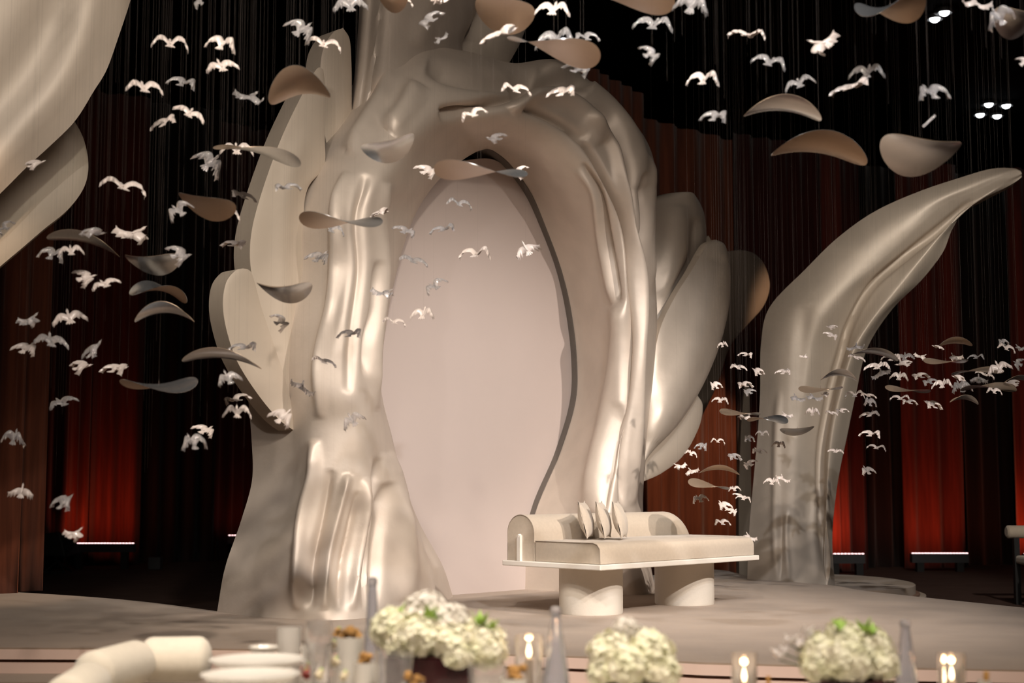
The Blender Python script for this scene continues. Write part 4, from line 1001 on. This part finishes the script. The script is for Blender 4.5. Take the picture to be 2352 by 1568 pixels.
# hydrangea arrangements
def floret_geo():
    V = []; Fc = []
    for k in range(4):
        a = PI/2*k; ca, sa = math.cos(a), math.sin(a); n0 = len(V)
        for (x, y, z) in ((0, 0, 0), (.006, -.006, .002), (.013, -.005, .004), (.015, 0, .003), (.013, .005, .004), (.006, .006, .002)): V.append((x*ca - y*sa, x*sa + y*ca, z))
        Fc += [(n0, n0+1, n0+2, n0+3), (n0, n0+3, n0+4, n0+5)]
    return V, Fc
FV, FF = floret_geo()
def bloom_geo(r, seed, nf=170, flat=.85):
    rnd = random.Random(seed); mb = MB(); mb.ball((0, 0, 0), r*.86, 14, 9, (1, 1, flat))
    for i in range(nf):
        z = 1 - 1.85*(i + .5)/nf; a = i*2.39996; rr = math.sqrt(max(0, 1 - z*z)); d = Vector((rr*math.cos(a), rr*math.sin(a), z*flat)); q = d.normalized().to_track_quat('Z', 'Y')
        s = rnd.uniform(.9, 1.35) * r/.085; p = d*r*rnd.uniform(.86, 1.07); tw = Matrix.Rotation(rnd.uniform(0, 6.3), 3, 'Z')
        tl_ = Matrix.Rotation(rnd.uniform(-.5, .5), 3, 'X')
        mb.add([q @ (tl_ @ (tw @ (Vector(v)*s))) + p for v in FV], FF)
    return mb
BL = [mesh_of('bloom', *(lambda m_: (m_.v, m_.f))(bloom_geo(.085, s)), M['bloomw' if s == 1 else 'bloom']) for s in range(3)]
def leafspray(mb, c, h, rnd, n=6, s=1.0):
    for i in range(n):
        a = rnd.uniform(0, 6.3); d = Vector((math.cos(a)*.55, math.sin(a)*.55, rnd.uniform(.5, 1.2))).normalized(); sd = d.cross(Vector((0, 0, 1))).normalized()
        L = h*rnd.uniform(.6, 1.1); c_ = Vector(c); up = sd.cross(d)
        P = [c_, c_ + d*L*.4 + sd*L*.22*s, c_ + d*L, c_ + d*L*.4 - sd*L*.22*s]
        mb.add([p for p in P] + [p + up*.002 for p in P], [(0, 1, 2, 3), (4, 7, 6, 5), (0, 4, 5, 1), (1, 5, 6, 2), (2, 6, 7, 3), (3, 7, 4, 0)])
def arrangement(px, d, box, heads, sprays, label, orchids=()):
    """box: (half width, half depth, height py) ; heads: (px, py, r, dd, kind)"""
    e = tag(empty('flower_arrangement', stand(px, d)), label, 'flowers', 'hydrangea arrangements on the table'); O = np.array(e.location)
    hb = zat(box[2], d) - TZ
    bevel(MB().box(-box[0], box[0], -box[1], box[1], 0, hb).build('vase', M['redbox'], e, False), .004)
    for hx, hy, r, dd, kd in heads:
        p = at(hx, hy, d + dd) - O; o = bpy.data.objects.new('bloom', BL[kd]); C.objects.link(o); o.parent = e; o.location = p; s = r/.085; o.scale = (s, s, s); o.rotation_euler = (0, 0, hx)
        MB().tube((p[0]*.4, p[1]*.4, hb - .01), (p[0], p[1], p[2]), .004, 6).build('stem', M['dgreen'], e)
    rnd = random.Random(int(px)); 
    for sx, sy, h in sprays:
        mb = MB(); leafspray(mb, at(sx, sy, d - .04) - O, h, rnd, 7); mb.build('leaf_sprig', M['green'], e, False)
    for ox, oy in orchids:
        c = at(ox, oy, d) - O; mb = MB(); leafspray(mb, c, .05, rnd, 6, 2.0); oo = mb.build('orchid', M['orchid'], e, True)
        MB().tube((0, 0, hb - .01), tuple(c), .0025, 6).build('orchid_stem', M['dgreen'], e)
arrangement(985, 5.25, (.152, .12, 1500), [(905, 1445, .085, 0, 0), (975, 1405, .085, .06, 1), (960, 1465, .085, -.06, 0), (1030, 1430, .08, .02, 1), (1035, 1480, .085, -.05, 0), (1105, 1470, .085, 0, 0), (1118, 1500, .07, -.05, 0), (920, 1478, .06, -.05, 0), (1052, 1505, .06, -.09, 0)],
            [(905, 1425, .07), (985, 1428, .07), (1008, 1432, .055), (1100, 1440, .075), (1125, 1450, .06)], 'large cream hydrangea arrangement in an oxblood box with lime leaves, left of centre')
arrangement(1450, 5.2, (.10, .10, 1560), [(1405, 1500, .085, 0, 0), (1440, 1475, .08, .05, 1), (1490, 1500, .09, 0, 0), (1440, 1530, .08, -.06, 0), (1510, 1540, .08, -.03, 0), (1395, 1545, .07, -.03, 0), (1437, 1442, .045, .02, 1)],
            [(1415, 1500, .03)], 'round cream hydrangea ball in the centre foreground, one orchid on top')
arrangement(1945, 5.2, (.115, .10, 1555), [(1890, 1505, .085, 0, 0), (1940, 1475, .085, .04, 0), (1995, 1490, .085, .02, 0), (1950, 1515, .09, -.07, 0), (2015, 1525, .075, -.02, 0), (1885, 1530, .07, -.03, 0)],
            [(1930, 1448, .06), (1985, 1452, .06), (2005, 1458, .05)], 'cream hydrangea ball with lime leaves in the right foreground', [(1800, 1500), (1815, 1480), (1850, 1460), (1838, 1490), (1790, 1515), (1858, 1475)])

# plates and bowls
def plate(px, py, d, rpx, label, dish=.03, stackn=1):
    r = rpx/F*d; z = zat(py, d) - TZ; e = tag(empty('plate_stack' if stackn > 1 else 'footed_plate', stand(px, d)), label, 'plates' if stackn > 1 else 'plate')
    if stackn > 1:
        for k in range(stackn):
            zz = z*(k + 1)/stackn - .018
            MB().lathe([(.0005, zz - .006), (r*.55, zz - .006), (r*.8, zz), (r, zz + .014), (r, zz + .017), (r*.78, zz + .004), (r*.5, zz), (.0005, zz)], 40, cap=False).build('plate', M['china'], e)
    else:
        MB().lathe([(.0005, z - dish), (r*.5, z - dish), (r*.85, z - dish*.6), (r, z - .003), (r, z), (r*.85, z - dish*.4), (.0005, z - dish*.6)], 40, cap=False).build('dish', M['china'], e)
        MB().lathe([(r*.5, 0), (r*.45, .008), (.014, .03), (.012, z - dish - .01), (r*.3, z - dish)], 24).build('foot', M['china'], e)
plate(590, 1512, 5.3, 108, 'upper cream china plate on a foot at the left of the table', .035)
plate(575, 1546, 4.8, 112, 'lower front cream china plate on a foot at the left of the table', .035)
plate(604, 1484, 5.6, 34, 'small white bowl behind the plates, beside the tumbler', .03)
plate(704, 1486, 5.62, 18, 'small white dish just right of the frosted tumbler', .03)
# glasses
def tumbler(px, py, d, rpx, label, flare=1.1, foot=False, m='glass'):
    r = rpx/F*d; h = zat(py, d) - TZ; e = tag(empty('drinking_glass', stand(px, d)), label, 'glass', 'drinking glasses on the table')
    if foot:
        MB().lathe([(.034, 0), (.034, .004), (.006, .012), (.005, h*.40), (r*.55, h*.46), (r*.95, h*.62), (r, h*.8), (r*.96, h), (r*.93, h), (r*.95, h*.8), (r*.88, h*.63), (r*.4, h*.49), (.0005, h*.48)], 28, cap=False).build('goblet', M[m], e)
    else:
        MB().lathe([(.0005, 0), (r*.86, 0), (r*.9, .004), (r*flare, h), (r*flare - .003, h), (r*.84, .012), (.0005, .010)], 28, cap=False).build('tumbler', M[m], e)
    mb = MB()
    for k in range(14):
        a = 2*PI*k/14; z0, z1 = (h*.6, h*.78) if foot else (h*.12, h*.5); rr = r*.99
        mb.tube((rr*math.cos(a)*.95, rr*math.sin(a)*.95, z0), (rr*math.cos(a), rr*math.sin(a), z1), .002, 5)
    mb.build('cut_facets', M[m], e)
M['frost'] = mat('frosted_glass', (.93, .90, .86), .30, trans=.6, bump=.1, bscale=30)
tumbler(662, 1441, 5.69, 27, 'plain frosted tumbler behind the plates at the left', 1.0, m='frost')
tumbler(731, 1425, 5.45, 29, 'tall cut glass goblet between the frosted tumbler and the snacks', foot=True)
tumbler(905, 1496, 4.95, 40, 'wide cut glass tumbler in front of the oxblood box', 1.1)
tumbler(726, 1480, 5.15, 34, 'cut glass tumbler in front of the tall goblet', 1.0)
tumbler(1118, 1528, 4.95, 40, 'cut glass tumbler in front of the right end of the oxblood box', 1.1)
# snack cups
def snackcup(px, py, d, rpx, label, food='crisp', n=9, seed=1):
    r = rpx/F*d; h = zat(py, d) - TZ; e = tag(empty('snack_cup', stand(px, d)), label, 'cup of snacks', 'snack cups on the table')
    MB().lathe([(.0005, 0), (r*.85, 0), (r, h), (r*.94, h), (r*.8, .01), (.0005, .01)], 24, cap=False).build('cup', M['china'], e)
    rnd = random.Random(seed)
    for k in range(n):
        a = rnd.uniform(0, 6.3); q = rnd.uniform(0, r*.75); s = r*rnd.uniform(.28, .42)
        MB().ball((q*math.cos(a), q*math.sin(a), h + rnd.uniform(-.005, .03)), s, 8, 6, (1, .8, rnd.uniform(.7, 1.2)), .18, rnd).build('snack', M[food], e)
snackcup(803, 1462, 5.35, 30, 'white cup heaped with golden fried snacks left of the tall carafe', 'crisp', 9, 2)
snackcup(838, 1520, 5.05, 26, 'low white cup of crumbed snacks in front of the tall carafe', 'crisp', 9, 3)
snackcup(1180, 1556, 4.84, 30, 'cup of golden crisps between the oxblood box and the candle', 'crisp', 10, 4)
snackcup(948, 1570, 4.78, 26, 'small cup of crumbs in front of the oxblood box', 'crisp', 6, 5)
e = tag(empty('breadstick_glass', stand(2262, 5.2)), 'small glass with a golden breadstick at the far right', 'cup of snacks'); hh = zat(1542, 5.2) - TZ
MB().lathe([(.0005, 0), (.02, 0), (.024, hh*.8), (.022, hh*.8), (.018, .008), (.0005, .008)], 18, cap=False).build('glass_cup', M['frost'], e); MB().tube((0, 0, .01), (.008, 0, hh), .010, 10).build('breadstick', M['crisp'], e)
e = tag(empty('breadstick_glass', stand(1762, 5.2)), 'small glass with a short golden breadstick right of the middle candle', 'cup of snacks'); hh = zat(1552, 5.2) - TZ
MB().lathe([(.0005, 0), (.018, 0), (.02, hh*.7), (.018, hh*.7), (.016, .008), (.0005, .008)], 18, cap=False).build('glass_cup', M['glass'], e); MB().tube((0, 0, .01), (.006, 0, hh), .008, 10).build('breadstick', M['crisp'], e)
# canapes on small stemmed trays among the glasses
rc = random.Random(11)
for k, (px, py, d, mk, lb) in enumerate([(636, 1528, 5.55, 'redfood', 'dark red canape left of the cut tumblers'), (702, 1530, 5.25, 'redfood', 'red berry canape under the goblet'), (700, 1548, 5.0, 'redfood', 'deep red canape at the bottom edge'),
        (764, 1480, 5.5, 'cream', 'cream canape right of the goblet stem'), (770, 1520, 5.2, 'cream', 'cream and green canape between cups'), (775, 1452, 5.45, 'crisp', 'golden canape below the cup of fried snacks'),
        (735, 1548, 5.0, 'cream', 'pale canape beside the deep red one'), (862, 1462, 5.35, 'cream', 'pale canape at the foot of the tall carafe'), (790, 1552, 5.05, 'cream', 'pale canape at the bottom edge left of the crumb cup')]):
    e = tag(empty('canape', stand(px, d)), lb, 'canape', 'canapes among the glasses'); h = zat(py, d) - TZ
    MB().lathe([(.018, 0), (.018, .004), (.004, .010), (.004, h - .03), (.020, h - .022), (.020, h - .018)], 16).build('pick_stand', M['frost'], e)
    mb = MB()
    for q in range(3): mb.ball((rc.uniform(-.008, .008), rc.uniform(-.008, .008), h - .008 + q*.008), .013, 9, 6, (1, 1, .8), .15, rc)
    mb.build('morsel', M[mk], e)
    MB().ball((.004, 0, h + .016), .006, 6, 5).build('garnish', M['green'], e)

for o in bpy.data.objects:
    if 'label' in o and len(o['label'].replace('-', ' ').split()) > 16: print('LONG', o.name, o['label'])
